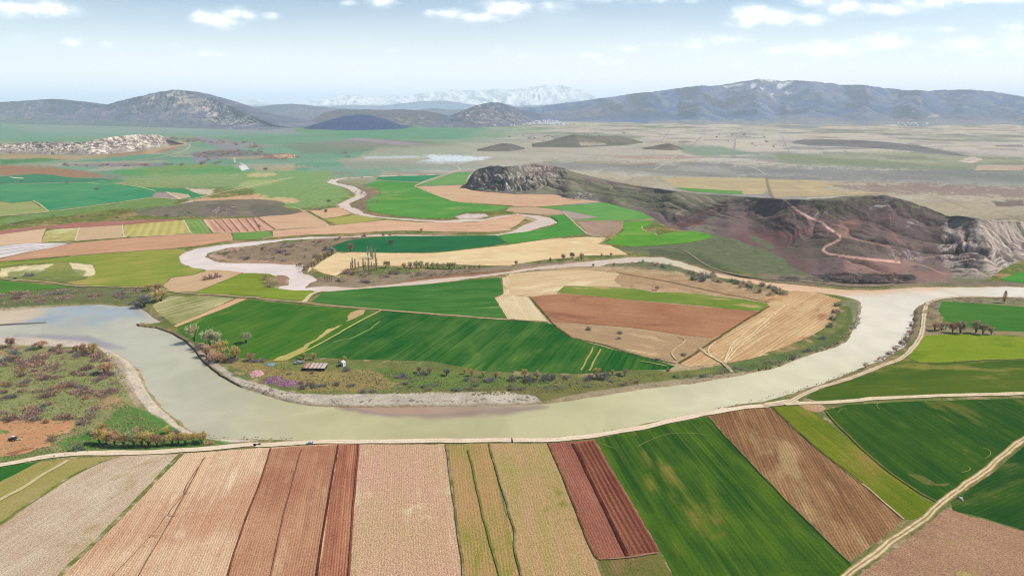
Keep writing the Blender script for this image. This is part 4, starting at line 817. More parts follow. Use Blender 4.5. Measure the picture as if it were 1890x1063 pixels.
hill('hill', 'P 861,347 870,352 900,355 940,358 980,359 1030,360 1045,367 1110,373 1125,377 1180,392 1205,403 1240,426 1290,431 1340,441 1390,460 1440,488 1480,505 1520,515 1560,521 1640,522 1700,522 1760,523 1800,522 1830,513 1850,497 1890,480 1950,470 2100,465',
     ['P 861,345,3 880,342,14 905,340,22 940,344,20 985,342,40 1050,346,60 1130,362,50 1205,388,60 1240,410,60 1300,412,70 1340,425,60 1390,447,50 1440,476,40 1480,496,20 1510,508,8 1560,509,6 1640,510,7 1700,512,14 1760,508,20 1830,498,12 1890,466,16 2100,455,16',
      'P 861,343,6 880,325,40 905,322,55 940,318,44 985,322,110 1050,330,150 1130,348,150 1205,366,150 1240,378,160 1300,385,160 1345,392,160 1380,420,150 1430,438,150 1500,450,140 1560,446,140 1640,440,140 1700,450,130 1760,470,80 1830,458,50 1890,440,44 2100,440,44',
      'P 861,340,8 866,327,30 880,313,80 905,307,100 935,308,110 960,306,150 985,303,220 1010,305,235 1040,311,240 1055,317,245 1090,326,255 1130,336,260 1180,345,262 1240,353,265 1300,360,275 1345,362,285 1400,366,295 1450,369,300 1500,370,300 1540,368,300 1580,364,300 1640,362,290 1680,372,270 1720,387,240 1760,402,200 1800,404,150 1850,408,110 1890,410,100 1950,412,100 2100,420,100'],
     [(128, 132, 112), (126, 118, 112), (140, 128, 120)], step=1.4, nv=210, nb=20, back=260, gul=0.17, gl=75, rough=0.04, rl=24, sm=7, smf=25, seed=3,
     ampf=[(860, 5), (960, 4.5), (1010, 2), (1060, .9), (1200, .8), (1240, 1.2), (1340, 1.3), (1700, .9), (1780, 2.2), (1900, 3), (2100, 3)], vcm=m_near, crest_n=.03, gtilt=1.5, tint=(1.08, 1.05, 1.07), rsoft=9, fold=.42, fl=85,
     rock=((150, 140, 138), .34, .08, .5),
     paints=[('P 1340,375 1450,372 1700,380 1790,420 1840,500 1700,520 1440,512 1340,470 1300,430', (124, 104, 106), 30, 22, .75),
             ('P 1130,400 1230,395 1340,365 1420,372 1340,420 1260,425', (116, 102, 108), 20, 14, .5),
             ('P 1490,378 1600,362 1690,378 1600,400 1520,398', (104, 104, 92), 8, 6, .7),
             ('P 1300,455 1380,450 1380,490 1320,480', (106, 118, 88), 10, 8, .5), ('P 1370,440 1480,440 1500,515 1430,512 1390,490', (124, 102, 100), 14, 12, .75),
             ('P 1420,440 1560,436 1620,470 1520,478 1450,470', (108, 104, 92), 8, 6, .5),
             ('P 1540,415 1600,400 1560,440', (176, 132, 118), 8, 7, .5), ('P 1420,430 1520,418 1460,440 1400,450', (160, 116, 108), 6, 6, .5),
             ('P 1560,475 1690,480 1680,512 1560,500', (172, 134, 122), 8, 8, .55), ('P 1210,420 1320,400 1290,418 1240,428', (150, 106, 106), 5, 4, .6),
             ('P 1680,500 1760,500 1760,524 1690,522', (160, 122, 116), 5, 5, .7), ('P 1750,505 1830,512 1830,526 1750,526', (128, 126, 104), 5, 4, .7),
             ('P 1460,512 1690,512 1690,526 1460,524', (118, 100, 92), 3, 3, .8), ('P 1470,509 1560,505 1690,506 1690,518 1560,519 1480,517', (66, 54, 56), 2, 4, .85), ('P 1060,330 1240,365 1340,375 1300,400 1200,385 1080,360', (104, 112, 92), 6, 8, .5), ('P 1560,382 1640,366 1700,385 1740,420 1680,440 1600,420', (110, 94, 100), 10, 12, .5), ('P 1230,405 1340,372 1350,385 1260,428', (84, 70, 80), 6, 6, .6), ('P 1350,440 1440,410 1500,430 1400,470', (122, 92, 100), 8, 10, .5), ('P 862,350 862,330 880,312 905,310 930,325 960,352', (96, 98, 112), 4, 5, .7)],  # last polygon: bluish shade of the crag's left-facing side, put into the colour
     rocks=[('P 860,335 880,308 985,300 1060,312 1010,350 960,362 900,358 862,350', (205, 196, 192), .62), ('P 1740,402 1900,402 2100,410 2100,470 1890,482 1840,512 1760,512 1730,470', (206, 188, 178), .45),
            ('P 1050,352 1090,350 1095,372 1050,372', (205, 200, 200), .6), ('P 1670,405 1700,402 1706,418 1676,418', (214, 206, 200), .45), ('P 1675,466 1700,464 1700,482 1670,480', (196, 190, 190), .5),
            ('P 1740,432 1765,430 1768,446 1742,446', (196, 190, 190), .5), ('P 1740,452 1768,452 1766,466 1740,466', (206, 196, 190), .5), ('P 1610,372 1660,370 1650,384 1610,382', (206, 200, 196), .6),
            ('P 1440,506 1690,506 1690,520 1440,520', (196, 176, 168), .68), ('P 1490,392 1545,388 1540,400 1495,402', (190, 180, 172), .66), ('P 1640,462 1664,470 1655,478', (204, 190, 180), .5)],
     gm=[('P 1449,370 1470,387 1492,401 1518,411 1530,422 1550,434 1551,441 1540,448 1523,455 1519,462 1528,468 1550,472 1580,476 1620,480 1660,484', (226, 180, 166), 2.0),
         ('P 1555,436 1590,444 1640,455 1665,470', (176, 140, 130), .8), ('P 1643,400 1645,425 1660,448 1690,458 1735,467', (160, 118, 112), .7),
         ('P 1672,480 1730,473 1750,468', (172, 146, 134), .7), ('P 1675,483 1710,492 1745,507', (172, 146, 134), .7),
         ('P 1240,372 1232,385 1262,398', (140, 132, 112), .8), ('C 1150,650 1300,560 1480,500', (150, 140, 134), .6), ('C 1180,700 1400,600 1560,560 1640,500', (140, 114, 114), .4)])
hill('hill', 'P 18,418 60,414 120,409 200,405 300,402 400,402 500,401 540,399 572,392',
     ['P 18,416,5 60,407,60 120,399,80 200,394,90 300,387,90 400,383,90 500,385,80 540,391,50 572,391,10',
      'P 18,414,10 60,404,120 120,396,160 200,388,180 230,384,180 300,380,180 340,377,180 400,375,180 440,374,180 480,376,170 520,381,140 545,388,90 572,391,15'],
     [(132, 124, 112), (120, 122, 102), (146, 134, 122)], step=1.8, nv=60, back=160, gul=.22, gl=60, rough=.06, rl=22, seed=12, vcm=m_near,
     rocks=[('P 380,376 440,374 440,400 385,400', (206, 196, 180), .72)], paints=[('P 460,376 545,385 560,396 470,402', (112, 108, 100), 8, 5, .7)])
hill('hill', 'P -60,284 0,283 60,284 110,286 170,287 230,282 290,275 312,269',
     ['P -60,272,80 0,272,90 110,275,80 170,272,90 230,265,80 290,264,60 312,267,8',
      'P -60,268,220 0,266,230 60,262,230 110,262,230 150,263,230 190,256,230 215,252,220 250,249,210 290,249,180 302,258,60 314,268,10'],
     [(156, 146, 144), (140, 136, 136), (186, 174, 166)], step=1.5, nv=80, back=300, gul=.5, gl=75, rough=.1, rl=30, seed=22, vcm=m_mid, gtilt=2.5,
     rocks=[('P -60,262 110,258 240,246 300,246 312,270 200,284 -60,282', (232, 222, 208), .52)])
hill('hill', 'P 470,292 500,293 530,293 548,291', ['P 470,291,10 490,286,50 515,283,60 540,284,50 548,290,8'], [(160, 140, 126), (176, 150, 130)], step=1.5, nv=24, back=80, gl=40, seed=30, vcm=m_mid, rocks=[('P 470,282 550,282 550,294 470,294', (214, 190, 166), .6)])
hill('hill', 'P 985,272 1020,272 1060,273 1110,271 1160,268 1185,264', ['P 985,270,20 1020,262,150 1060,264,150 1110,264,150 1160,262,120 1185,262,10', 'P 985,269,60 1010,262,250 1035,255,350 1060,248.5,380 1080,251,380 1110,252,380 1140,251,350 1165,256,250 1185,262,20'],
     [(126, 128, 122), (138, 134, 130)], step=1.5, nv=44, back=500, gl=160, rl=70, seed=33, vcm=m_mid, gul=.3, paints=[('C 510,90 700,95 700,110 520,115', (190, 182, 166), 3, 2, .7)])
hill('hill', 'P 880,279 900,280 940,280 968,276', ['P 880,277,30 905,270,120 925,265,160 945,266,150 960,271,80 968,275,10'], [(120, 122, 124), (132, 128, 126)], step=1.5, nv=30, back=300, gl=100, rl=50, seed=35, vcm=m_mid)
hill('hill', 'P 1190,276 1215,277 1240,278 1262,276', ['P 1190,275,20 1208,270,90 1222,267,120 1235,265,130 1248,269,90 1262,275,10'], [(126, 124, 120), (140, 132, 128)], step=1.5, nv=26, back=200, gl=80, rl=40, seed=37, vcm=m_mid)
hill('hill', 'P 1490,270 1560,272 1640,276 1700,281 1760,288 1790,290', ['P 1490,268,100 1530,261,400 1560,259,500 1600,260,500 1640,263,450 1700,270,350 1760,282,150 1790,289,20'], [(140, 140, 142), (128, 130, 136)], step=2, nv=30, back=600, gl=200, rl=90, seed=38, vcm=m_mid, gul=.1)
# mountains: part of the haze's blue is put into their base colours
hill('mountain', 'P 920,228 960,226 1000,225 1060,225 1120,227 1160,226 1200,229 1250,228 1290,231 1340,229 1400,232 1440,229 1500,232 1560,230 1600,233 1650,230 1700,235 1750,231 1800,233 1850,230 1890,232 2000,230 2200,230 2500,228',
     ['P 920,226,100 960,216,800 1000,212,900 1120,212,1200 1200,212,1200 1290,214,1200 1400,214,1200 1500,213,1200 1600,215,1100 1700,217,1100 1890,216,1000 2200,215,1000 2500,215,1000',
      'P 920,222,300 960,208,1700 1000,204,2000 1060,199,2200 1120,192,2500 1200,186,2700 1300,178,2900 1400,172,3000 1500,176,3000 1600,184,2800 1700,190,2600 1800,190,2500 1890,194,2400 2200,198,2200 2500,200,2000',
      'P 920,218,500 940,210,1800 960,205,2500 1000,196,3000 1050,190,3300 1100,183,3600 1140,178,3800 1180,172,3900 1220,168,4000 1270,160,4200 1330,158,4300 1360,153,4400 1400,146,4500 1430,148,4500 1445,150,4500 1480,148,4500 1530,154,4500 1560,157,4500 1590,157,4400 1640,164,4200 1680,167,4100 1700,166,4100 1725,172,4000 1745,166,4000 1790,166,4000 1830,169,4000 1890,179,3800 1940,186,3600 2100,192,3200 2500,200,3000'],
     [(134, 154, 188), (148, 162, 190), (176, 182, 198)], step=1.8, nv=120, nb=14, back=5000, gul=.62, gl=1150, rough=.07, rl=420, sm=5, seed=51, vcm=m_far, crest_n=.02, gtilt=.4,
     rock=((178, 174, 176), .22, .1, .45),
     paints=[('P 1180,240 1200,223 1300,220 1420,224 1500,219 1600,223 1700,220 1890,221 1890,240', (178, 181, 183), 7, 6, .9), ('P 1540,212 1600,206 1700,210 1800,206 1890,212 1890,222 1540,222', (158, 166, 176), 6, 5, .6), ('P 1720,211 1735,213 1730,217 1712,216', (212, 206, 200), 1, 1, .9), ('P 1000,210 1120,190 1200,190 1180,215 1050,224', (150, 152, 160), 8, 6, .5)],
     snow=lambda sx, sy, z, gu, ro, n1, n2: np.maximum.reduce([sstep(-1.5, 1, sdist(sx, sy, pts(s)) + n2 * 3.2 + ro * 2) for s in
         ('W 255,472 300,460 360,458 350,468 300,476', 'W 395,462 415,452 435,456 410,485', 'W 455,480 475,478 470,500', 'W 545,470 560,455 650,440 620,458 575,475 560,485', 'W 430,434 480,430 545,440 500,442', 'W 490,515 525,512 520,528', 'W 590,500 625,508 600,520')]))
hill('mountain', 'P -500,222 -200,224 0,228 60,230 140,232 220,234 300,236 380,238 450,240 500,240 535,237',
     ['P -500,215,800 0,214,800 100,216,700 220,222,700 300,224,700 400,228,600 480,234,300 535,236,40',
      'P -500,205,1500 0,203,1500 100,200,1500 220,204,1400 280,196,1500 330,190,1600 380,204,1400 440,220,900 500,232,300 535,236,60',
      'P -500,196,2500 -200,190,2500 -60,186,2400 0,189,2300 40,187,2300 90,183,2300 130,187,2200 170,193,2100 195,194,2000 215,188,2000 240,182,2100 280,173,2200 315,166,2300 350,169,2300 385,179,2100 410,191,1800 440,205,1300 470,218,800 500,229,300 520,234,120 535,236,70'],
     [(148, 156, 176), (138, 150, 174), (176, 176, 186)], step=1.5, nv=110, nb=12, back=3500, gul=.55, gl=480, rough=.06, rl=200, sm=4, seed=61, vcm=m_far, crest_n=.03, gtilt=1.2,
     rocks=[('P 270,180 320,166 400,184 450,210 520,236 440,236 380,222 330,205 280,196', (222, 212, 206), .55), ('P 0,196 60,195 60,215 0,212', (196, 188, 188), .66), ('P 215,186 320,170 300,185 230,196', (200, 194, 196), .72)],
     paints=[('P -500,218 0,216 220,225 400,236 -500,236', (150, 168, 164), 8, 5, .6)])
hill('mountain', 'P 780,236 830,236 880,236 940,233 990,228 1010,226', ['P 780,234,40 830,222,500 880,212,700 940,212,600 990,220,200 1010,225,20', 'P 780,233,80 800,227,400 830,214,900 850,206,1100 870,198,1200 890,192,1300 905,189.5,1300 925,190,1300 945,196,1200 960,204,1000 985,206,900 1000,212,600 1010,222,80'],
     [(134, 146, 170), (148, 152, 170), (170, 168, 178)], step=1.4, nv=70, back=1500, gul=.4, gl=330, rough=.06, rl=140, sm=3, seed=71, vcm=m_far, gtilt=1.,
     rocks=[('P 840,200 905,188 950,200 1000,226 930,228 860,226', (208, 200, 200), .62)])
hill('mountain', 'P 560,238 600,240 650,241 700,240 745,238', ['P 560,236,30 600,224,500 650,215,700 700,219,600 730,230,200 745,237,20', 'P 560,237,60 590,231,500 610,221,800 630,215.5,1000 655,212.5,1100 680,213,1000 705,220,800 730,232,200 745,237,40'],
     [(96, 124, 166), (90, 118, 160), (104, 128, 164)], step=1.6, nv=50, back=1200, gul=.25, gl=300, rough=.05, rl=120, sm=3, seed=75, vcm=m_far)  # cloud shadow and blue haze are put into this hill's dark base colours
hill('mountain', 'P 555,232 600,233 700,233 800,232 850,230', ['P 555,231,100 600,216,1500 700,214,1600 800,220,1200 850,228,100', 'P 555,231,200 580,219,2000 600,207,2600 630,202,2800 660,203,2800 700,203,2800 740,202,2800 780,205,2500 810,210,2000 850,222,300'],
     [(140, 146, 158), (150, 152, 162), (164, 160, 166)], step=2, nv=60, back=3000, gul=.4, gl=800, rough=.06, rl=300, sm=3, seed=81, vcm=m_far, rocks=[('P 700,212 800,212 790,232 720,228', (196, 190, 190), .6)])
hill('mountain', 'P 420,226 500,227 600,226 700,224 800,222 1000,222 1150,222', ['P 420,220,1500 500,210,3000 600,208,3000 800,212,3000 1000,210,3000 1150,212,3000', 'P 420,205,4000 450,198,5000 480,197,5000 510,193,5500 540,192,5500 570,195,5500 600,199,5000 660,202,5000 760,204,5000 800,200,5000 830,203,5000 870,202,5000 960,198,5000 1000,197,5000 1060,197,5000 1150,202,5000'],
     [(150, 162, 180), (160, 168, 182), (170, 172, 184)], step=2.5, nv=50, back=4000, gul=.4, gl=1400, rough=.05, rl=500, sm=3, seed=85, vcm=m_far)
hill('mountain', 'P 380,216 500,216 700,216 900,216 1200,216', ['P 380,210,1500 500,206,2500 700,204,2500 900,204,2500 1200,206,2500', 'P 380,206,3000 560,200,4000 640,194,4500 700,196,4500 780,187,5000 820,186,5000 850,190,4500 900,198,4000 1000,194,4500 1060,192,4500 1200,198,4000'],
     [(176, 194, 214), (184, 200, 218)], step=3, nv=40, back=5000, gul=.3, gl=2500, rough=.05, rl=900, sm=3, seed=88, vcm=m_far)
snow_f = lambda sx, sy, z, gu, ro, n1, n2: np.clip(sstep(198, 192, sy + ro * 3 + n1 * 3) * (0.72 + .28 * sstep(.3, .6, gu)), 0, 1)
hill('snow_mountain', 'P 360,209.5 500,209.5 700,209.5 900,209.5 1200,209.5', ['P 360,203,1680 500,198,3780 700,195,3780 900,192,3780 1200,200,3360',
      'P 360,203,3360 400,197,5040 425,188,5880 445,182,6300 460,182,6300 475,187,5880 500,192,5040 540,192,5040 570,187,5880 590,183,5880 610,182,6300 640,176,6720 655,174,6720 670,179,6300 690,182,6300 705,177,6720 720,174,6720 740,178,6300 770,174,6720 800,170,6720 830,166,7140 860,166,7140 890,167,7140 920,164,7140 950,166,7140 980,161,7560 1010,157,7560 1030,158,7560 1060,163,7140 1080,169,6720 1100,180,5880 1140,192,5040 1200,198,4200'],
     [(160, 178, 200), (176, 190, 208)], step=1.6, nv=80, back=6000, gul=.5, gl=1400, rough=.1, rl=600, sm=3, seed=95, vcm=m_snow, crest_n=.05, snow=snow_f)

# ------------------------------------------------------------------ haze
hz = bpy.data.meshes.new('haze'); xs = (-70000, 70000); ys = (-3000, 90000); zs = (-6, 1450)
hv = [(x, y, z) for z in zs for y in ys for x in xs]
hz.from_pydata(hv, [], [(0, 2, 3, 1), (4, 5, 7, 6), (0, 1, 5, 4), (1, 3, 7, 5), (3, 2, 6, 7), (2, 0, 4, 6)])
hm = bpy.data.materials.new('haze_air'); hm.use_nodes = True; ht = hm.node_tree; ht.nodes.clear()
ho = ht.nodes.new('ShaderNodeOutputMaterial'); pv = ht.nodes.new('ShaderNodeVolumePrincipled'); pv.inputs['Density'].default_value = HAZE_D
pv.inputs['Color'].default_value = (0.67, 0.81, 0.94, 1); pv.inputs['Anisotropy'].default_value = 0.0
ht.links.new(pv.outputs[0], ho.inputs['Volume'])
setp(link('haze', hz, [hm]), kind='stuff')
#@@PART3
# ------------------------------------------------------------------ plants
from mathutils.bvhtree import BVHTree
def bvh_of(o):
    me = o.data; n = len(me.vertices); co = np.zeros(n * 3, np.float32); me.vertices.foreach_get('co', co)
    f = np.zeros(len(me.loops), np.int32); me.loops.foreach_get('vertex_index', f)
    return BVHTree.FromPolygons(co.reshape(-1, 3).tolist(), f.reshape(-1, 4).tolist())
HB = [bvh_of(o) for o in COLL.objects if o.name.startswith('hill') and o.name in ('hill', 'hill.001', 'hill.002')]
def spot(px, py):
    """where the view ray through a pixel meets a hill, else the level ground"""
    d = Vector([float(q) for q in ray(px, py)]).normalized(); best = None
    for b in HB:
        h = b.ray_cast(Vector((0, 0, CAM_H)), d)
        if h[0] is not None and (best is None or h[3] < best[1]): best = (h[0], h[3])
    if best is not None and best[0].z > 0.3: return best[0]
    x, y = G(px, py); return Vector((float(x), float(y), 0.0))

def tubes(segs):
    """segs: list of (points, radii) -> one mesh of tapered limbs"""
    V = []; Fc = []
    for P, Rr in segs:
        P = [Vector(p) for p in P]; b0 = len(V)
        for i, p in enumerate(P):
            d = (P[min(i + 1, len(P) - 1)] - P[max(i - 1, 0)]).normalized(); a = d.orthogonal().normalized(); c = d.cross(a)
            for k in range(5):
                th = k * 1.2566; V.append(tuple(p + (a * math.cos(th) + c * math.sin(th)) * Rr[i]))
        for i in range(len(P) - 1):
            for k in range(5):
                q = b0 + i * 5; Fc.append((q + k, q + (k + 1) % 5, q + 5 + (k + 1) % 5, q + 5 + k))
    return V, Fc
def twigs(C, A, L, Wd, r):
    """thin quads: centres C, axes A, lengths L, widths Wd"""
    n = len(C); B = np.cross(A, r.normal(size=(n, 3))); B /= np.linalg.norm(B, axis=1, keepdims=True) + 1e-9
    A = A / (np.linalg.norm(A, axis=1, keepdims=True) + 1e-9)
    a = A * (L / 2)[:, None]; b = B * (Wd / 2)[:, None]
    V = np.stack([C - a - b * .8, C - a + b * .8, C + a + b, C + a - b], 1).reshape(-1, 3)
    return V, np.arange(n * 4).reshape(n, 4)
def crown_np(r, n, cen, rad, clumps, cl_r, L, Wd, up=0.6, low=-0.6):
    cc = []
    while len(cc) < clumps:
        q = r.uniform(-1, 1, 3)
        if q @ q < 1 and q[2] > low and q @ q > .12: cc.append(q)
    cc = np.array(cc) * .82; k = r.randint(0, clumps, n)
    sz = r.uniform(.6, 1.2, clumps)[k]
    P = cc[k] + r.normal(size=(n, 3)) * (cl_r * sz)[:, None]
    P = P * np.array(rad) + np.array(cen); out = P - (np.array(cen) - np.array((0, 0, rad[2] * .7)))
    out /= np.linalg.norm(out, axis=1, keepdims=True); A = out + r.normal(size=(n, 3)) * .6 + np.array((0, 0, up))
    P[:, 2] = np.maximum(P[:, 2], .1)
    return twigs(P, A, r.uniform(.6, 1.4, n) * L, r.uniform(.6, 1.4, n) * Wd, r)
def me_of(name, V, Fc, mat):
    me = bpy.data.meshes.new(name); me.from_pydata([tuple(map(float, v)) for v in V], [], [tuple(map(int, f)) for f in Fc]); me.materials.append(mat); return me
def lift(c): return tuple(min(.85, float(q) * 1.5) for q in alb(c)) + (1,)
def leaf_mat(name, c1, c2, tr=.42):
    t = NT(name); pos = t.n('NewGeometry').outputs['Position']; oi = t.n('ObjectInfo').outputs['Random']
    n = t.noise(pos, 1.3, 3, .7); n2 = t.math('ADD', n, t.math('MULTIPLY', t.math('SUBTRACT', oi, .5), .35))
    col = t.mix(t.rng(n2, .3, .7), lift(c1), lift(c2))
    d = t.n('BsdfDiffuse'); t.l(col, d.inputs[0]); e = t.n('BsdfTranslucent'); t.l(col, e.inputs[0])
    m = t.n('MixShader'); m.inputs[0].default_value = tr; t.l(d.outputs[0], m.inputs[1]); t.l(e.outputs[0], m.inputs[2]); t.l(m.outputs[0], t.out.inputs[0])
    return t.m
LM = dict(willow=leaf_mat('pale_willow_twigs', (216, 210, 163), (183, 189, 144)), ochre=leaf_mat('ochre_twigs', (228, 204, 128), (190, 164, 106)),
          pink=leaf_mat('reddish_twigs', (224, 182, 146), (176, 134, 108)), grey=leaf_mat('grey_twigs', (206, 184, 150), (160, 138, 112)),
          dark=leaf_mat('dark_twigs', (153, 148, 141), (125, 122, 121)), mauve=leaf_mat('mauve_twigs', (192, 156, 144), (150, 118, 108)),
          green=leaf_mat('green_leaves', (140, 157, 126), (116, 134, 114)), palegreen=leaf_mat('pale_green_twigs', (195, 205, 179), (170, 174, 157)), straw=leaf_mat('straw_twigs', (235, 221, 190), (210, 195, 167)))
bark = plain_mat('bark', (96, 82, 70), .95, .05, .25, 4.0)
def make_round(name, seed, ns=5, n=1100):
    r = np.random.RandomState(seed); e = empty(name, (0, 0, -500)); segs = []
    lean = r.uniform(-.4, .4, 2)
    for i in range(ns):
        a = i * 6.283 / ns + r.uniform(-.4, .4); q = r.uniform(1.3, 2.4)
        p0 = (r.uniform(-.15, .15), r.uniform(-.15, .15), 0 if i else -.4); p1 = (math.cos(a) * .5 + lean[0] * .4, math.sin(a) * .5 + lean[1] * .4, 2.0)
        p2 = (math.cos(a) * q + lean[0], math.sin(a) * q + lean[1], 4.6); p3 = (math.cos(a) * q * 1.4 + lean[0], math.sin(a) * q * 1.4 + lean[1], 6.4)
        segs.append(([p0, p1, p2, p3], [.28, .2, .11, .03]))
        for j in range(3):
            b = a + r.uniform(-1, 1); L = r.uniform(1, 1.8); segs.append(([p2, (p2[0] + math.cos(b) * L, p2[1] + math.sin(b) * L, p2[2] + r.uniform(.6, 1.8))], [.08, .02]))
    V, Fc = tubes(segs); me = me_of('trunk', V, Fc, bark); link('trunk', me, (), e)
    V, Fc = crown_np(r, n, (lean[0] * .6, lean[1] * .6, 4.9), (3.6, 3.6, 3.1), 26, .17, .75, .17)
    link('crown', me_of('crown', V, Fc, LM['ochre']), (), e); return e
def make_poplar(name, seed):
    r = np.random.RandomState(seed); e = empty(name, (0, 0, -500))
    segs = [([(0, 0, -.4), (.05, 0, 4), (.1, .05, 9), (.1, .05, 13.6)], [.26, .2, .12, .02])]
    for i in range(34):
        z = 2.2 + i * .32; a = r.uniform(0, 6.28); L = r.uniform(.7, 1.25) * (1 - .45 * z / 14); segs.append(([(.05, 0, z), (math.cos(a) * L * .7, math.sin(a) * L * .7, z + .9), (math.cos(a) * L, math.sin(a) * L, z + 2.2)], [.05, .035, .01]))
    V, Fc = tubes(segs); link('trunk', me_of('trunk', V, Fc, bark), (), e)
    n = 620; z = r.uniform(1.8, 14, n); rad = (1.15 * np.sin(np.clip(z / 14, 0, 1) * 2.6 + .3)) * np.sqrt(r.uniform(0, 1, n)); a = r.uniform(0, 6.28, n)
    C = np.stack([np.cos(a) * rad, np.sin(a) * rad, z], 1); A = np.stack([np.cos(a) * .35, np.sin(a) * .35, np.ones(n)], 1) + r.normal(size=(n, 3)) * .15
    V, Fc = twigs(C, A, r.uniform(.6, 1.3, n), r.uniform(.07, .14, n), r); link('crown', me_of('crown', V, Fc, LM['grey']), (), e); return e
def bush_mesh(name, seed, n=330, rad=(2.6, 2.6, 1.9), mat='mauve', cl=9):
    r = np.random.RandomState(seed); V, Fc = crown_np(r, n, (0, 0, .5), rad, cl, .26, .62, .2, .9, -.1); return me_of(name, V, Fc, LM[mat])
RT = [make_round('willow_tree', 100 + i, 4 + i % 3) for i in range(5)]; PT = [make_poplar('poplar_tree', 200 + i) for i in range(3)]
BM = [bush_mesh('shrub', 300 + i, cl=7 + i) for i in range(5)]
used_first = set()
def instance(root, name):
    """a thing and its parts: the prototype itself first, then copies sharing mesh data"""
    if root not in used_first:
        used_first.add(root); c = root
    else:
        c = root.copy(); COLL.objects.link(c)
        for ch in root.children:
            d = ch.copy(); COLL.objects.link(d); d.parent = c
    c.name = name; return c
def recolor(o, m):
    o.material_slots[0].link = 'OBJECT'; o.material_slots[0].material = m
LM['poplar'] = LM['grey']
def tree(kind, px, py, h, w_, label, group=None, form='round', name=None, cat='tree'):
    p = spot(px, py); D = math.dist(p, (0, 0, CAM_H)); H = h * D / F; Wm = (w_ or h) * D / F
    if form == 'round': o = instance(RT[rnd.randrange(len(RT))], name or 'willow_tree'); s = (Wm / 8.2, Wm / 8.2, H / 8.3)
    else: o = instance(PT[rnd.randrange(len(PT))], name or 'poplar_tree'); s = (Wm / 2.6, Wm / 2.6, H / 14.3)
    o.location = (p.x, p.y, p.z); o.scale = s; o.rotation_euler = (0, 0, rnd.uniform(0, 6.28))
    for ch in o.children:
        if ch.name.startswith('crown'): recolor(ch, LM[kind])
    return setp(o, label, cat, group)
POOL = []
def bush(kind, px, py, w_, h, label, group=None, name='shrub'):
    me = BM[rnd.randrange(len(BM))]; o = bpy.data.objects.new(name, me); COLL.objects.link(o); recolor(o, LM[kind])
    o.matrix_basis = bush_mx(px, py, w_, h)
    return setp(o, label, 'shrub' if name == 'shrub' else 'tree', group)
def bush_mx(px, py, w_, h):
    p = spot(px, py); D = math.dist(p, (0, 0, CAM_H)); H = h * D / F; Wm = w_ * D / F
    return (Matrix.Translation((p.x, p.y, p.z - .05 * H)) @ Matrix.Rotation(rnd.uniform(-.4, .4) + (3.14 if rnd.random() < .5 else 0), 4, 'Z')
            @ Matrix.Diagonal((Wm / 5.4, Wm / 5.4 * rnd.uniform(.7, 1), H / 2.5, 1)))
ORD = ['leftmost', 'second from the left', 'third from the left', 'fourth from the left', 'fifth from the left', 'sixth from the left', 'seventh from the left', 'eighth from the left', 'ninth from the left',
       'tenth from the left', 'eleventh from the left', 'twelfth from the left', 'thirteenth from the left', 'fourteenth from the left', 'fifteenth from the left', 'sixteenth from the left', 'rightmost']
def row(kind, s, what, group, form='round', name=None, fn=tree):
    P = sorted(pts(s), key=lambda q: q[0])
    for i, q in enumerate(P):
        od = 'rightmost' if i == len(P) - 1 else ORD[i]
        k = kind if isinstance(kind, str) else kind[i % len(kind)]
        if fn is tree: tree(k, q[0], q[1], q[2], q[3] if len(q) > 3 else None, f'{what}, {od}', group, form, name)
        else: bush(k, q[0], q[1], q[2], q[3], f'{what}, {od}', group)

# clump on the undercut bank
tree('willow', 359, 630, 33, 26, 'pale willow on the undercut bank, nearest the end of the green field', 'trees on the undercut river bank')
tree('willow', 388, 639, 33, 28, 'broad pale green willow in the middle of the bank clump', 'trees on the undercut river bank')
tree('willow', 400, 641, 29, 27, 'pale green willow leaning to the right of the broad one in the bank clump', 'trees on the undercut river bank')
tree('ochre', 411, 656, 27, 28, 'bright yellow-ochre tree in the bank clump', 'trees on the undercut river bank')
tree('pink', 381, 657, 20, 24, 'low reddish brown tree at the left of the bank clump above the water', 'trees on the undercut river bank')
tree('ochre', 434, 665, 27, 28, 'ochre tree at the right end of the bank clump with a dark bush below', 'trees on the undercut river bank')
tree('pink', 402, 669, 17, 30, 'wide low reddish tree hanging over the sandy shore track', 'trees on the undercut river bank')
tree('pink', 462, 666, 14, 18, 'small reddish tree at the green field edge left of the sheds', 'trees on the undercut river bank')
tree('willow', 454.5, 634, 22, 23, 'lone round pale willow standing in the deep green wheat field')
bush('dark', 427, 668, 26, 10, 'dark bush under the ochre tree of the bank clump'); bush('dark', 370, 645, 20, 9, 'dark bush under the pale willows on the bank')
bush('mauve', 388, 664, 22, 9, 'mauve bush on the undercut bank in front of the willows'); bush('pink', 416, 668, 20, 10, 'reddish bush at the foot of the bright ochre tree')
# river's left bend
row(['pink', 'pink', 'ochre', 'pink', 'pink', 'ochre'], 'E 80,592,15,20 300,602,13,24 435,605,9,12 555,628,12,12 605,632,16,13 680,642,19,20', 'bare tree on the left beach by the water', 'trees along the left beach')
tree('pink', 195, 690, 20, 28, 'wide pinkish bare tree in the scrubland beside the shore track')
row(['dark', 'ochre', 'pink', 'ochre'], 'E 1080,185,13,16 1050,300,20,28 1170,262,23,30 1150,185,13,18', 'tree in the clump where the bay meets the striped field', 'trees at the head of the bay')
row('dark', 'E 210,80,16,7 1000,300,20,7 960,280,14,6', 'dark bush by the bay and the farm track', 'bushes round the bay', fn=bush)
row(['pink', 'mauve', 'mauve'], 'E 1490,108,14,8 1540,98,14,9 1585,86,13,9', 'bare bush on the small beige field', 'bushes on the small beige field', fn=bush)
row(['grey', 'ochre', 'grey'], 'F 75,105,14,10 110,155,20,10 90,130,16,9', 'bush beside the brown river spit', 'bushes by the river spit', fn=bush)
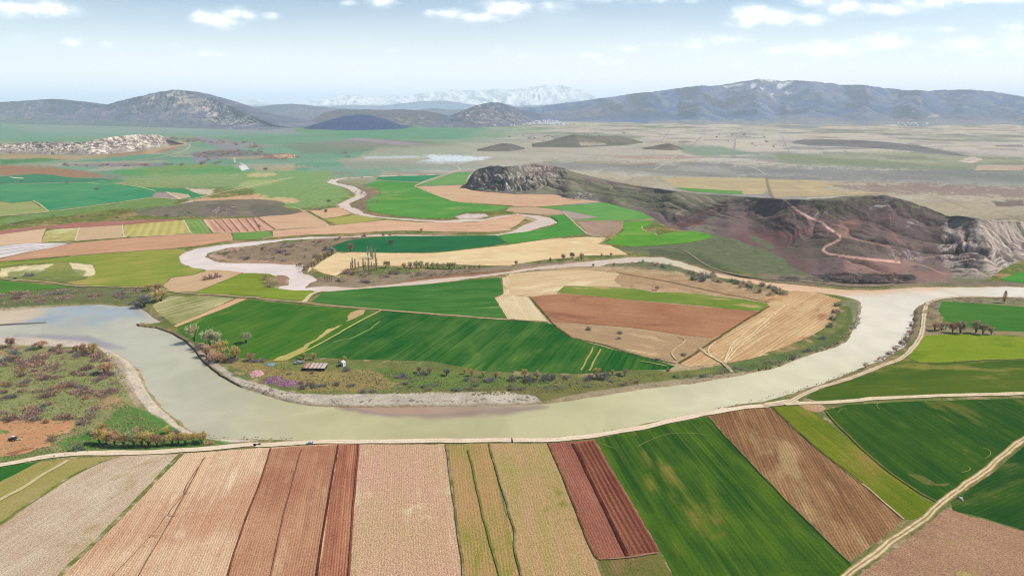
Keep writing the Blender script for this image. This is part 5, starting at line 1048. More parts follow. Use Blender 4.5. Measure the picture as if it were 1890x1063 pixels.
# row above the road, lower left
row(['ochre', 'ochre', 'pink', 'ochre', 'willow', 'ochre', 'ochre', 'pink', 'ochre'], 'P 184,819,26,24 197,820,24,22 212,822,28,24 229,823,24,22 248,823,28,26 262,823,26,22 275,824,27,24 290,824,22,20 300,823,16,14', 'ochre willow in the row above the dirt road', 'ochre willows in the row above the dirt road')
row(['ochre', 'pink', 'ochre', 'ochre', 'ochre'], 'P 318,821,22,20 330,821,20,18 343,820,24,22 357,819,22,20 373,817,20,24', 'low ochre tree in the thin right part of the roadside row', 'low trees at the thin end of the roadside row')
row(['ochre', 'pink', 'pink', 'ochre'], 'P 190,800,18,18 200,806,16,16 255,803,16,16 310,800,14,18', 'small pale tree behind the roadside row', 'small trees behind the roadside row')
row(['green', 'dark', 'mauve', 'mauve', 'pink'], 'P 173,800,17,6 296,807,17,5 321,800,15,7 148,830,20,11 385,820,16,8', 'round bush near the roadside row', 'bushes near the roadside row', fn=bush)
row(['mauve', 'mauve', 'grey', 'mauve'], 'P 20,776,24,9 99,812,20,9 62,766,20,10 158,781,22,8', 'mauve bush round the ploughed tractor field', 'bushes round the tractor field', fn=bush)
# around the sheds
tree('ochre', 578, 664, 14, 14, 'small bare tree behind the striped shed roof'); tree('ochre', 560, 663, 12, 14, 'yellowish bush tree behind the blue pickup'); tree('ochre', 636, 669, 12, 12, 'small bare tree behind the white hut')
row(['dark', 'mauve', 'dark', 'mauve', 'dark', 'dark', 'dark', 'dark'], 'P 470,668,18,6 484,667,16,6 577,689,10,5 622,711,14,7 647,713,16,6 671,724,18,6 690,723,14,5 534,691,9,4', 'dark bush on the rough ground below the sheds', 'bushes below the sheds', fn=bush)
row(['mauve', 'dark', 'mauve', 'dark', 'dark'], 'P 560,717,18,8 572,712,18,9 583,714,20,7 596,713,14,6 556,708,9,5', 'bush in the dark clump beside the purple heap', 'bushes beside the purple heap', fn=bush)
# fringe along the south edge of the big green field
row(['grey', 'grey', 'dark', 'ochre', 'pink', 'willow', 'ochre', 'ochre', 'grey', 'ochre', 'grey', 'grey'], 'P 774,688,13,14 793,690,14,14 824,693,13,16 871,694,14,10 892,696,12,10 915,699,15,14 968,697,19,16 991,699,17,18 1102,698,21,18 1131,692,12,10 1153,694,15,12 858,690,11,9', 'bare tree on the south edge of the big green field', 'bare trees on the south edge of the green field')
row('dark', 'P 641,684,20,7 740,697,24,8 778,692,18,8 862,701,16,6 904,704,24,9 947,702,20,10 978,703,26,12 1012,702,26,17 1045,698,16,6 1087,701,22,9 1113,700,30,17 1142,692,12,6 1233,685,10,4', 'dark thicket on the south edge of the big green field', 'dark thickets on the south edge of the green field', fn=bush)
row('dark', 'P 1087,609,14,6 1143,616,14,5 1141,626,12,4 1213,665,15,5 1262,656,14,5', 'round dark bush in the tan fields of the bend', 'lone bushes in the tan fields', fn=bush)
tree('pink', 1213, 536, 9, 10, 'lone small bare tree above the narrow green strip')
# poplars on the tongue between the channels
row('grey', 'P 651,497,22,4 656,498,21,4 662,497,15,4 671,501,25,4 675,504,22,4 681,501,27,5 686,497,14,4 695,499,25,5 691,500,15,4 648,499,15,4', 'tall thin bare poplar in the stand on the river tongue', 'tall bare poplars on the river tongue', 'pop')
row('palegreen', 'P 679,475,20,4 685,477,24,6 693,478,19,5 688,479,18,5', 'pale green poplar in the small group by the dark green field', 'pale green poplars by the dark green field', 'pop')
row('pink', 'P 600,519,12,3 604,519,13,3 608,519,12,3 612,519,11,3', 'short thin reddish poplar at the tip of the tongue', 'short poplars at the tip of the tongue', 'pop')
tree('grey', 712, 495, 15, 12, 'bare forked tree left of the ochre hedge row'); tree('grey', 718, 494, 13, 8, 'thin bare tree beside the forked one')
row(['ochre', 'willow'], 'P 746,496,12,12 757,495,13,13 768,495,15,15 777,495,15,13 789,495,12,11 799,495,12,13 808,496,12,12 818,496,12,12 829,497,14,14 838,497,14,13', 'ochre willow in the hedge row on the river tongue', 'ochre willows in the hedge row on the tongue')
row(['willow', 'ochre', 'grey', 'grey', 'grey'], 'P 850,497,8,9 858,497,9,9 867,497,8,9 875,497,8,8 885,497,9,9', 'small willow at the thin right end of the hedge row', 'small willows at the end of the hedge row')
row(['grey', 'grey', 'mauve', 'grey', 'dark', 'grey', 'grey'], 'P 630,519,22,9 641,505,16,10 650,508,16,8 724,505,18,9 734,506,14,6 770,510,16,6 800,508,18,5', 'grey thicket on the river tongue', 'grey thickets on the river tongue', fn=bush)
tree('grey', 647, 466, 19, 15, 'large grey tree at the left end of the dark green field'); tree('dark', 722, 453, 12, 13, 'lone dark tree inside the dark green field'); tree('pink', 778, 428, 7, 7, 'lone small tree on the pink field above the channel')
bush('dark', 733, 466, 7, 5, 'small dark bush at the lower edge of the dark green field'); bush('green', 603, 462, 14, 9, 'dark green bush where the thicket meets the dark green field')
row(['grey', 'grey', 'pink', 'ochre', 'grey', 'ochre', 'grey', 'grey', 'dark'], 'P 612,471,14,15 606,474,13,12 600,478,12,13 592,482,14,13 587,485,13,12 580,490,12,12 575,493,12,11 569,497,12,10 563,500,11,8', 'grey willow in the slanting row at the head of the tongue', 'willows in the slanting row')
row(['grey', 'mauve', 'dark'], 'P 505,463,14,7 515,466,14,8 524,467,14,8 580,447,10,5 590,448,10,6 620,444,8,5 628,441,8,6 671,437,10,6 707,435,6,5 719,435,6,5', 'grey bush on the scrubby floodplain', 'bushes on the scrubby floodplain', fn=bush)
row(['pink', 'mauve', 'dark', 'mauve', 'dark', 'grey', 'grey', 'grey', 'pink', 'grey'], 'P 953,490,10,9 1016,484,9,7 1039,480,12,10 1056,479,14,12 1073,480,14,11 1095,493,7,7 1110,475,8,5 1128,474,8,6 1133,492,8,8 995,488,6,5', 'bare tree along the narrow river on the cream field', 'bare trees along the narrow river')
# right bank
row(['pink', 'grey', 'grey', 'pink', 'grey', 'grey', 'grey', 'grey'], 'H 1240,472,15,16 1290,472,14,14 1370,488,18,16 1425,492,21,20 1540,492,22,18 1590,500,19,16 1650,502,13,12 1320,462,11,10', 'bare reddish tree in the row between the right bank fields', 'bare trees between the right bank fields')
tree('pink', 1853, 559, 19, 7, 'slender pinkish tree on the far right bank by the water', form='pop', name='slender_tree'); tree('straw', 1597, 679, 11, 12, 'straw coloured shrub on the outer bend beside the track')
row('mauve', 'P 1690,580,10,8 1688,592,10,8 1685,603,11,8 1680,615,12,8 1672,628,12,8 1664,636,12,8 1652,646,12,7 1640,655,13,6 1625,663,13,5', 'low mauve bush on the outer bank of the right bend', 'low bushes on the outer bank', fn=bush)
row(['dark', 'dark', 'green', 'dark', 'dark', 'green'], 'P 1546,565,12,9 1542,578,13,9 1536,590,13,9 1531,603,16,8 1517,626,14,7 1465,661,12,6', 'dark bush on the inner bank of the right bend', 'dark bushes on the inner bank', fn=bush)

# scattered scrub that nothing tells apart
def scatter(n, polys, kinds, wr, hr, label, group, clump=.6, name='shrub', avoid=None, seed=1):
    r = random.Random(seed); P = [pts(s) for s in polys]; k = 0; tries = 0
    allx = [q[0] for p in P for q in p]; ally = [q[1] for p in P for q in p]
    while k < n and tries < n * 60:
        tries += 1; x = r.uniform(min(allx), max(allx)); y = r.uniform(min(ally), max(ally))
        A = np.array([[x]]), np.array([[y]])
        if max(sdist(A[0], A[1], p)[0, 0] for p in P) < 0: continue
        gx, gy = G(x, y)
        if pnoise(gx / 30, gy / 30, seed)[()] < clump - 1.0 + r.random() * .5 - .05: continue
        s = r.uniform(.7, 1.25); POOL.append((r.choice(kinds), x, y, r.uniform(*wr) * s, r.uniform(*hr) * s, label, group, name)); k += 1
scatter(125, ['P 0,662 60,648 190,655 216,690 222,740 140,785 0,775'], ['mauve', 'mauve', 'mauve', 'mauve', 'pink', 'dark', 'grey'], (11, 24), (4, 8), 'low mauve leafless shrub scattered over the grassy scrubland on the left', 'mauve shrubs of the left scrubland', .75, seed=11)
scatter(26, ['P 0,638 190,650 200,660 0,660'], ['mauve', 'dark', 'pink'], (10, 18), (4, 7), 'low shrub at the upper edge of the left scrubland behind the beach', 'shrubs behind the left beach', .6, seed=12)
scatter(80, ['P 0,538 100,534 260,536 300,548 262,560 170,556 60,562 0,566'], ['mauve', 'grey', 'mauve', 'dark'], (8, 17), (2.5, 5), 'low mauve shrub in the scrub strip above the bay', 'mauve shrubs in the strip above the bay', .7, seed=13)
scatter(120, ['P 400,470 420,459 500,452 600,442 680,438 640,448 610,462 590,482 560,496 540,484 440,480'], ['grey', 'mauve', 'grey', 'dark'], (6, 12), (3, 6), 'small grey leafless bush on the scrubby floodplain inside the pale river loop', 'grey bushes of the floodplain', .75, seed=14)
scatter(60, ['P 640,505 700,503 800,503 890,498 850,505 760,514 660,524 620,524'], ['grey', 'grey', 'dark'], (7, 14), (3, 6), 'grey brushwood tuft under the trees of the river tongue', 'brushwood of the river tongue', .7, seed=15)
scatter(60, ['P 1255,505 1290,498 1350,515 1430,532 1455,545 1420,550 1330,522 1260,520', 'P 1115,490 1180,484 1240,490 1250,498 1180,494'], ['grey', 'dark', 'grey', 'green'], (8, 16), (4, 9), 'grey bush in the thicket between the narrow river and the tan field', 'grey thicket by the narrow river', .7, seed=16)
scatter(95, ['P 690,685 860,690 1060,706 1040,720 900,722 760,722 690,704', 'P 1060,706 1230,694 1340,690 1200,708 1060,718'], ['dark', 'grey', 'mauve', 'green', 'green'], (7, 14), (3, 6), 'small dark bush on the rough grass south of the big green field', 'bushes on the rough grass', .75, seed=17)
scatter(55, ['P 450,715 520,732 572,744 700,745 940,744 940,738 700,738 560,734 470,708', 'P 870,735 960,735 1010,728 1010,738 940,743'], ['dark', 'dark', 'mauve'], (4, 10), (1.5, 3), 'tiny dark tuft on the gravel shore', 'dark tufts on the gravel shore', .5, seed=18)
scatter(40, ['P 1240,700 1420,668 1500,645 1560,618 1582,590 1588,598 1560,632 1420,678 1290,702'], ['green', 'dark', 'grey'], (7, 13), (2.5, 5), 'low bush on the green inner bank of the right bend', 'bushes on the green inner bank', .7, seed=19)
scatter(36, ['P 645,346 690,352 705,362 690,378 668,370 655,356', 'P 650,376 678,372 674,390 655,386'], ['grey', 'mauve'], (5, 9), (2, 4), 'tiny grey bush on the bars of the far winding channel', 'bushes on the far channel bars', .6, seed=20)
scatter(90, ['P 1230,420 1340,380 1420,375 1560,370 1660,370 1740,430 1800,500 1690,512 1450,500 1340,470', 'P 1060,330 1240,365 1200,385 1080,350'], ['dark', 'dark', 'green'], (4, 8), (2, 4), 'small dark shrub dotting the reddish hillside', 'dark shrubs on the hillside', .5, seed=21)
scatter(60, ['P 1440,512 1690,512 1690,522 1440,520'], ['dark', 'mauve', 'dark'], (8, 16), (3, 6), 'dark bush along the foot of the hill above the river', 'bushes along the foot of the hill', .3, seed=22)
scatter(46, ['P 1700,565 1730,556 1725,600 1705,612', 'P 1740,552 1890,552 1890,562 1760,560'], ['grey', 'mauve'], (7, 12), (2, 4), 'low grey tuft on the rough corner by the right bank track', 'tufts on the right bank corner', .6, seed=23)
scatter(70, ['A 460,250 940,250 940,268 460,268', 'A 1000,250 1600,215 1600,250 1080,268', 'A 1380,180 1900,120 1900,180 1400,210'], ['mauve', 'grey'], (5, 10), (2, 3.6), 'far mauve tree in the line of riverside groves on the left plain', 'far riverside groves', .4, name='far_tree', seed=24)
scatter(46, ['A 1250,55 1890,95 1890,130 1250,80', 'B 600,160 700,160 700,200 600,200'], ['mauve', 'grey'], (6, 12), (2, 3), 'distant mauve tree in the groves below the left mountains', 'distant groves below the mountains', .4, name='far_tree', seed=25)
scatter(40, ['P 880,250 1100,246 1180,260 1000,262', 'P 1290,240 1400,245 1480,285 1330,262', 'C 820,20 940,15 940,45 820,45'], ['grey', 'dark'], (2.5, 5), (1.5, 2.5), 'tiny dark tree dotting the far steppe on the right', 'dots of trees on the far steppe', .3, name='far_tree', seed=26)
row('dark', 'A 150,375,6,2.5 388,625,5,2 485,385,6,2.5 595,632,7,3 660,655,5,2 700,432,8,3 742,622,5,2 825,593,5,2 850,642,7,3 1210,625,7,4 1300,630,6,3 1375,605,6,3 940,780,7,3', 'small dark bush on the low left ridge or green plain', 'dots of bushes on the left plain', fn=bush)
row(['dark', 'dark', 'pink', 'dark'], 'B 80,290,7,5 440,583,8,4 515,598,8,7 540,522,9,5 475,583,7,3 35,705,5,5', 'dark tree beside the small far fields', 'trees beside the small far fields', fn=bush)

# the scrub that shows largest as things; the rest, past what one can tell apart, is one mass
nfar = sum(q[7] == 'far_tree' for q in POOL); n_row = sum(o.name.startswith('shrub') for o in COLL.objects)
near_p = sorted([q for q in POOL if q[7] == 'shrub'], key=lambda q: -q[3] * q[4]); keepn = 296 - n_row
for q in near_p[:keepn] + [q for q in POOL if q[7] == 'far_tree']: bush(*q)
bv = []; bf = []; bm_i = []; kinds_ = sorted({q[0] for q in near_p}); off = 0
cache = {}
for me in BM:
    a = np.zeros(len(me.vertices) * 3, np.float32); me.vertices.foreach_get('co', a); cache[me.name] = a.reshape(-1, 3)
for q in near_p[keepn:]:
    me = BM[rnd.randrange(len(BM))]; a = cache[me.name]; M = np.array(bush_mx(*q[1:5]))
    sel = np.arange(len(a)).reshape(-1, 4); sel = sel[rs.permutation(len(sel))[:140]].ravel(); b = a[sel] @ (M[:3, :3] * 1.0).T + M[:3, 3]
    bv.append(b); bf.append(np.arange(len(b)).reshape(-1, 4) + off); bm_i += [kinds_.index(q[0])] * (len(b) // 4); off += len(b)
br_ = mesh_np('brushwood', np.concatenate(bv), np.concatenate(bf), False, None, [LM[k] for k in kinds_]); br_.data.polygons.foreach_set('material_index', np.array(bm_i, np.int32)); setp(br_, kind='stuff')

# stuff: rough grass and pebbles that nobody could count
def litter(name, polys, n, size, col1, col2, seed, flat=.5, label=None, quad=False):
    r = np.random.RandomState(seed); V = []; Fc = []; P = [pts(s) for s in polys]; got = 0
    xs = [q[0] for p in P for q in p]; ys = [q[1] for p in P for q in p]; X = r.uniform(min(xs), max(xs), n * 8); Y = r.uniform(min(ys), max(ys), n * 8)
    m = np.max([sdist(X, Y, p) for p in P], axis=0) > 0; X, Y = X[m][:n], Y[m][:n]; gx, gy = G(X, Y)
    cl = fbm(gx / 12, gy / 12, 3, seed) > -.25; gx, gy = gx[cl], gy[cl]; N = len(gx)
    s = r.uniform(.5, 1.5, N) * size; a = r.uniform(0, 6.28, N)
    base = np.array([[-1, -1, 0], [1, -1, 0], [1, 1, 0], [-1, 1, 0], [-.5, -.6, 1], [.6, -.5, 1], [.5, .6, 1], [-.6, .5, 1]], float)
    B = base[None] + r.uniform(-.3, .3, (N, 8, 3)); B = B * np.stack([s, s * r.uniform(.6, 1.2, N), s * flat], -1)[:, None]
    ca_, sa_ = np.cos(a)[:, None], np.sin(a)[:, None]; x = B[..., 0] * ca_ - B[..., 1] * sa_; y = B[..., 0] * sa_ + B[..., 1] * ca_
    V = np.stack([x + gx[:, None], y + gy[:, None], B[..., 2] - .05 + (_lay[0] * .004 + .05) * 0], -1).reshape(-1, 3)
    f = np.array([[0, 1, 5, 4], [1, 2, 6, 5], [2, 3, 7, 6], [3, 0, 4, 7], [4, 5, 6, 7]]); Fc = (np.arange(N)[:, None, None] * 8 + f[None]).reshape(-1, 4)
    t = NT(name); pos = t.n('NewGeometry').outputs['Position']; t.bsdf(t.mix(t.rng(t.noise(pos, .7, 3, .7), .35, .65), rgba(col1), rgba(col2)), 1, 0)
    o = mesh_np(name, V, Fc, False, None, [t.m]); return setp(o, label, None, None, 'stuff')
def bandpoly(s, w_):
    L = pts(s); return 'P ' + ' '.join(f'{x - w_},{y}' for x, y in L) + ' ' + ' '.join(f'{x + w_},{y}' for x, y in L[::-1])
litter('field_stones', [bandpoly('I 420,1000 560,875 690,750 740,700 830,600 900,530 940,490 1010,408', 2.2), bandpoly('I 130,655 170,630 250,572', 2)], 260, .32, (232, 226, 212), (200, 190, 172), 41, .6)
litter('field_stones', [bandpoly('J 1172,330 1190,430 1210,600 1232,720 1250,850 1262,980 1270,1063', 1.4), bandpoly('J 1450,360 1490,500 1530,620 1580,790', 1.4)], 150, .26, (224, 214, 196), (190, 176, 154), 42, .6)
litter('grass_tufts', ['P 0,640 200,650 232,690 236,750 330,812 200,830 80,850 0,858', 'P 0,534 300,548 262,560 0,566'], 5200, .55, (112, 126, 70), (150, 140, 96), 43, .7)
litter('grass_tufts', ['P 450,668 900,695 1230,690 1060,722 900,730 760,726 560,726 450,690', 'P 1240,700 1420,668 1560,618 1584,575 1590,590 1560,632 1420,680'], 3800, .5, (104, 122, 66), (156, 140, 96), 44, .7)
def edgeband(s, w_, dy=0):
    L = pts(s); return 'P ' + ' '.join(f'{x},{y - w_ + dy}' for x, y in L) + ' ' + ' '.join(f'{x},{y + w_ + dy}' for x, y in L[::-1])
litter('verge_tufts', [edgeband('I 0,408 200,364 400,337 560,330 900,326 1100,315 1250,305 1430,287 1580,274 J 150,277 350,262 600,258 900,256 1300,252 1580,252 K 240,252 400,238 500,228 600,212 800,178 1000,130 1200,92 1400,54', 1.0),
    edgeband('K 0,226 300,216 500,196 750,146 1000,98 1200,64 1400,20', 1.2), edgeband('H 260,960 400,900 600,840 750,782 950,706', 1.0), bandpoly('L 500,1063 600,1000 780,865 970,735 1120,605 1300,475 1450,345 1580,250', 2.5), bandpoly('L 470,1063 580,980 760,840 950,712 1100,585 1280,455 1430,322 1570,225', 2.0),
    bandpoly('K 1205,94 1335,238 1460,366 1580,494 L 110,578 245,710 380,845 530,985', 1.2), bandpoly('L 50,38 250,232 400,350 500,428 600,505 700,588 848,720', 1.2), bandpoly('K 240,256 330,480 428,720 502,920', 1.0), bandpoly('J 634,262 622,420 604,600 572,1063', .8)], 2600, .34, (128, 128, 76), (176, 160, 116), 47, .6)
litter('rubble', ['P 370,815 400,812 440,820 400,826 372,822', 'P 1765,914 1782,916 1778,924 1762,922', 'P 1478,744 1510,748 1512,760 1496,757'], 120, .4, (226, 220, 206), (180, 170, 156), 45, .6)
litter('bank_clods', ['P 440,712 521,734 600,745 650,748 600,742 521,726 450,704', 'P 1180,784 1365,742 1511,706 1628,662 1640,662 1520,712 1370,748 1190,788', 'P 376,802 480,806 600,808 480,812 376,808'], 900, .35, (120, 100, 84), (160, 140, 116), 46, .7)
#@@PART4
# ------------------------------------------------------------------ vehicles, sheds, village
class MB:
    def __init__(s): s.v = []; s.f = []; s.mi = []; s.m = 0
    def add(s, V, Fc):
        b = len(s.v); s.v += [tuple(map(float, p)) for p in V]; s.f += [tuple(b + i for i in f) for f in Fc]; s.mi += [s.m] * len(Fc)
    def box(s, c, d, taper=1.0, tx=None):
        x, y, z = [q / 2 for q in d]; t = taper; u = tx if tx is not None else t
        V = [(-x, -y, -z), (x, -y, -z), (x, y, -z), (-x, y, -z), (-x * u, -y * t, z), (x * u, -y * t, z), (x * u, y * t, z), (-x * u, y * t, z)]
        s.add([(p[0] + c[0], p[1] + c[1], p[2] + c[2]) for p in V], [(3, 2, 1, 0), (4, 5, 6, 7), (0, 1, 5, 4), (1, 2, 6, 5), (2, 3, 7, 6), (3, 0, 4, 7)])
    def extr(s, prof, w0, w1=None, z1=None):
        """profile in x,z extruded across y; width per point may differ"""
        n = len(prof); ws = [p[2] if len(p) > 2 else w0 for p in prof]
        V = [(p[0], -w / 2, p[1]) for p, w in zip(prof, ws)] + [(p[0], w / 2, p[1]) for p, w in zip(prof, ws)]
        s.add(V, [tuple(range(n)), tuple(range(2 * n - 1, n - 1, -1))] + [(i, i + n, (i + 1) % n + n, (i + 1) % n) for i in range(n)])
    def cyl(s, c, r, w, n=18, r2=None):
        V = [(c[0] + math.cos(k * 6.2832 / n) * r, c[1] + sgn * w / 2, c[2] + math.sin(k * 6.2832 / n) * r) for sgn in (-1, 1) for k in range(n)]
        s.add(V, [tuple(range(n)), tuple(range(2 * n - 1, n - 1, -1))] + [(k, k + n, (k + 1) % n + n, (k + 1) % n) for k in range(n)])
    def tube(s, pts_, r):
        V, Fc = tubes([(pts_, [r] * len(pts_))]); s.add(V, Fc)
    def build(s, name, mats, parent=None, bev=0.0):
        me = bpy.data.meshes.new(name); me.from_pydata(s.v, [], s.f); 
        mats = mats if isinstance(mats, (list, tuple)) else [mats]
        o = link(name, me, mats, parent); me.polygons.foreach_set('material_index', np.array(s.mi, np.int32))
        import bmesh
        b = bmesh.new(); b.from_mesh(me); bmesh.ops.recalc_face_normals(b, faces=b.faces); b.to_mesh(me); b.free()
        if bev:
            m = o.modifiers.new('bevel', 'BEVEL'); m.width = bev; m.segments = 2; m.limit_method = 'ANGLE'
        return o
def paint_mat(name, c, rough=.35): return plain_mat(name, c, rough, .5, .04, 2.0)
MT = dict(tyre=plain_mat('tyre_rubber', (44, 42, 42), .9, .2), glass=paint_mat('dark_glass', (40, 50, 62), .1), white=paint_mat('white_paint', (236, 238, 242)), blue=paint_mat('pale_blue_paint', (150, 190, 224)),
          silver=paint_mat('bluish_silver_paint', (206, 218, 236)), navy=paint_mat('dark_paint', (44, 50, 66)), steel=plain_mat('steel', (170, 168, 160), .5, .5), lamp=paint_mat('lamp_glass', (240, 240, 230), .2),
          red=plain_mat('red_sheet', (176, 120, 112), .7, .3, .2), sheet=plain_mat('pale_sheet', (208, 200, 188), .6, .3, .15), wood=plain_mat('dark_planks', (66, 56, 50), .9, .1), tarp=plain_mat('blue_tarp', (84, 150, 210), .6, .3, .2),
          pinkt=plain_mat('pink_sheeting', (206, 138, 138), .7, .2, .25), purple=plain_mat('purple_netting', (104, 80, 108), .8, .1, .4, 1.2), cream=plain_mat('cream_paint', (226, 220, 176), .6, .3), rust=plain_mat('rusty_iron', (120, 84, 64), .8, .2),
          yel=paint_mat('yellow_rim', (226, 204, 120)))
def wheel(parent, x, y, r, w_, rim='steel'):
    b = MB(); b.cyl((x, y, r), r, w_); o = b.build('wheel', MT['tyre'], parent, .02)
    c = MB(); c.cyl((x, y, r), r * .58, w_ + .03); c.build('rim', MT[rim], o)
def car(px, py, rz, mat, label, cat='car'):
    p = spot(px, py); e = empty('parked_car', (p.x, p.y, p.z + .25), rz); setp(e, label, cat)
    b = MB(); b.extr([(-2.15, .35), (-2.2, .6), (-2.1, .82), (-1.2, .95), (1.55, .98), (2.05, .9), (2.15, .6), (2.1, .35), (1.9, .25), (-1.9, .25)], 1.72); b.extr([(-1.25, .94, 1.6), (-.55, 1.42, 1.32), (.35, 1.5, 1.3), (1.2, 1.45, 1.28), (1.75, .96, 1.56)], 1.5)
    b.build('body', MT[mat], e, .05)
    for sy in (-1, 1):
        for x0, x1, a0, a1 in ((-.98, -.05, -.52, -.05), (.05, .85, .05, .8)):
            g = MB(); g.add([(x0, sy * .815, 1.0), (x1, sy * .815, 1.0), (a1, sy * .70, 1.4), (a0, sy * .70, 1.4)], [(0, 1, 2, 3)]); g.build('side_window', MT['glass'], e)
    g = MB(); g.add([(-1.2, -.7, 1.0), (-1.2, .7, 1.0), (-.62, .6, 1.41), (-.62, -.6, 1.41)], [(0, 1, 2, 3)]); g.build('windscreen', MT['glass'], e)
    g = MB(); g.add([(1.74, -.7, 1.02), (1.74, .7, 1.02), (1.28, .6, 1.41), (1.28, -.6, 1.41)], [(0, 1, 2, 3)]); g.build('rear_window', MT['glass'], e)
    for x in (-1.35, 1.35):
        for y in (-.8, .8): wheel(e, x, y, .33, .22)
    for y in (-.62, .62): g = MB(); g.box((-2.17, y, .7), (.08, .3, .14)); g.build('headlight', MT['lamp'], e)
    g = MB(); g.box((-2.2, 0, .42), (.1, 1.6, .16)); g.build('bumper', MT['navy'], e)
    return e
car(573, 819.5, R(3), 'silver', 'pale bluish hatchback parked on the dirt road above the ploughed field'); car(28, 515, R(-5), 'navy', 'tiny dark car on the farm track at the left edge beyond the bay')
def tractor(px, py, rz, hood, roof, label, plough=True):
    p = spot(px, py); e = empty('tractor', (p.x, p.y, p.z + .1), rz); setp(e, label, 'tractor')
    b = MB(); b.extr([(-2.2, .8), (-2.25, 1.35), (-2.0, 1.6), (-.3, 1.72), (-.3, .7), (-1.9, .6)], .85); b.build('hood', MT[hood], e, .06)
    b = MB(); b.box((.3, 0, .85), (2.4, .7, .5)); b.build('chassis', MT['navy'], e)
    b = MB(); b.box((.45, 0, 1.9), (1.45, 1.35, 1.3), .9); b.build('cab', MT['glass'], e, .04)
    b = MB(); b.box((.45, 0, 2.64), (1.6, 1.5, .2), .9); b.build('cab_roof', MT[roof], e, .05)
    b = MB(); b.tube([(-1.2, .3, 1.6), (-1.2, .3, 2.6)], .05); b.build('exhaust_pipe', MT['steel'], e)
    for y in (-.95, .95):
        wheel(e, .95, y, .85, .5, 'yel'); wheel(e, -1.6, y * .85, .5, .34, 'yel')
        b = MB(); b.extr([(.1, 1.35), (.35, 1.75), (.95, 1.85), (1.6, 1.7), (1.75, 1.5), (.95, 1.78)], .5); o = b.build('fender', MT[hood], e); o.location = (0, y, 0)
    if plough:
        b = MB(); b.box((3.3, 0, .95), (2.6, .18, .18)); b.box((2.2, 0, .9), (.8, .8, .12))
        for i in range(4): b.extr([(2.3 + i * .65, .1), (2.6 + i * .65, .15), (2.75 + i * .65, .75), (2.5 + i * .65, .95)], .5)
        b.tube([(1.7, 0, .9), (2.6, 0, 1.5), (4.4, 0, 1.1)], .06); b.build('plough', [MT['cream']], e)
    return e
t_ = tractor(24, 813.5, R(4), 'navy', 'white', 'dark tractor with white cab roof pulling a plough on the brown field'); t_.scale = (1.15, 1.15, 1.15)
# pickup beside the shed
p = spot(553, 671); e = empty('pickup_truck', (p.x, p.y, .1), R(20)); setp(e, 'pale blue pickup truck parked left of the striped shed', 'truck')
b = MB(); b.extr([(-2.6, .45), (-2.65, .95), (-1.7, 1.15), (-1.15, 1.85), (.1, 1.9), (.2, 1.1), (.2, .45)], 1.8); b.build('cab', MT['blue'], e, .06)
b = MB(); b.box((1.6, 0, .75), (2.8, 1.9, .1)); b.box((1.6, .93, 1.05), (2.8, .06, .5)); b.box((1.6, -.93, 1.05), (2.8, .06, .5)); b.box((2.97, 0, 1.05), (.06, 1.8, .5)); b.build('cargo_bed', MT['sheet'], e)
b = MB(); b.add([(-1.72, -.75, 1.2), (-1.72, .75, 1.2), (-1.22, .72, 1.8), (-1.22, -.72, 1.8)], [(0, 1, 2, 3)]); b.build('windscreen', MT['glass'], e)
for x in (-1.8, 1.8):
    for y in (-.85, .85): wheel(e, x, y, .42, .26)
e.scale = (1.35, 1.35, 1.35)
# striped shed
def shed():
    p = spot(582, 681); e = empty('shed', (p.x, p.y, 0), R(-3)); setp(e, 'long low shed with red and white striped sheet roof on the rough bank', 'shed')
    b = MB(); b.box((0, 4.1, 1.6), (17, .15, 3.2)); b.box((-8.4, 0, 1.35), (.15, 8, 2.7)); b.box((8.4, 0, 1.35), (.15, 8, 2.7)); b.box((0, -.6, 1.2), (16.6, .15, 2.4)); b.build('wall', MT['wood'], e)
    for i in range(7): b = MB(); b.box((-8.2 + i * 2.73, -4, 1.2), (.18, .18, 2.4)); b.build('post', MT['wood'], e)
    b = MB(); r_ = random.Random(4)
    for i in range(17):
        b.m = 1 if (i < 5 or i in (7, 10, 13)) and i != 2 else 0; x = -8.5 + i * 1.03; dz = r_.uniform(0, .08); sl = r_.uniform(-.12, .12)
        b.add([(x, -4.5 + sl, 2.5 + dz), (x + 1.0, -4.5 + sl, 2.5 + dz), (x + 1.0, 4.6, 3.4 + dz), (x, 4.6, 3.4 + dz), (x, -4.5 + sl, 2.44 + dz), (x + 1.0, -4.5 + sl, 2.44 + dz), (x + 1.0, 4.6, 3.34 + dz), (x, 4.6, 3.34 + dz)], [(0, 1, 2, 3), (7, 6, 5, 4), (0, 4, 5, 1), (1, 5, 6, 2), (2, 6, 7, 3), (3, 7, 4, 0)])
    b.build('roof', [MT['sheet'], MT['red']], e)
    b = MB(); b.box((-4, -4.15, 1.1), (6, .1, 2.1)); b.build('side_panel', MT['wood'], e)
shed()
p = spot(632, 675); e = empty('hut', (p.x, p.y, 0), R(-18)); setp(e, 'small white pitched hut right of the striped shed', 'hut')
b = MB(); b.extr([(-1.9, 0), (-1.9, 3), (0, 4.3), (1.9, 3), (1.9, 0)], 3.6); b.build('wall', MT['white'], e)
b = MB(); b.add([(-2.2, -2, 2.85), (0, -2, 4.42), (0, 2, 4.42), (-2.2, 2, 2.85), (2.2, -2, 2.85), (2.2, 2, 2.85)], [(0, 1, 2, 3), (1, 4, 5, 2)]); o = b.build('roof', MT['sheet'], e); m = o.modifiers.new('solid', 'SOLIDIFY'); m.thickness = .1; m.offset = 1
b = MB(); b.box((-.3, -1.84, 1.0), (.95, .08, 2.0)); b.build('door', MT['wood'], e)
b = MB(); b.box((1.94, .3, 1.7), (.08, .9, .8)); b.build('window', MT['glass'], e)
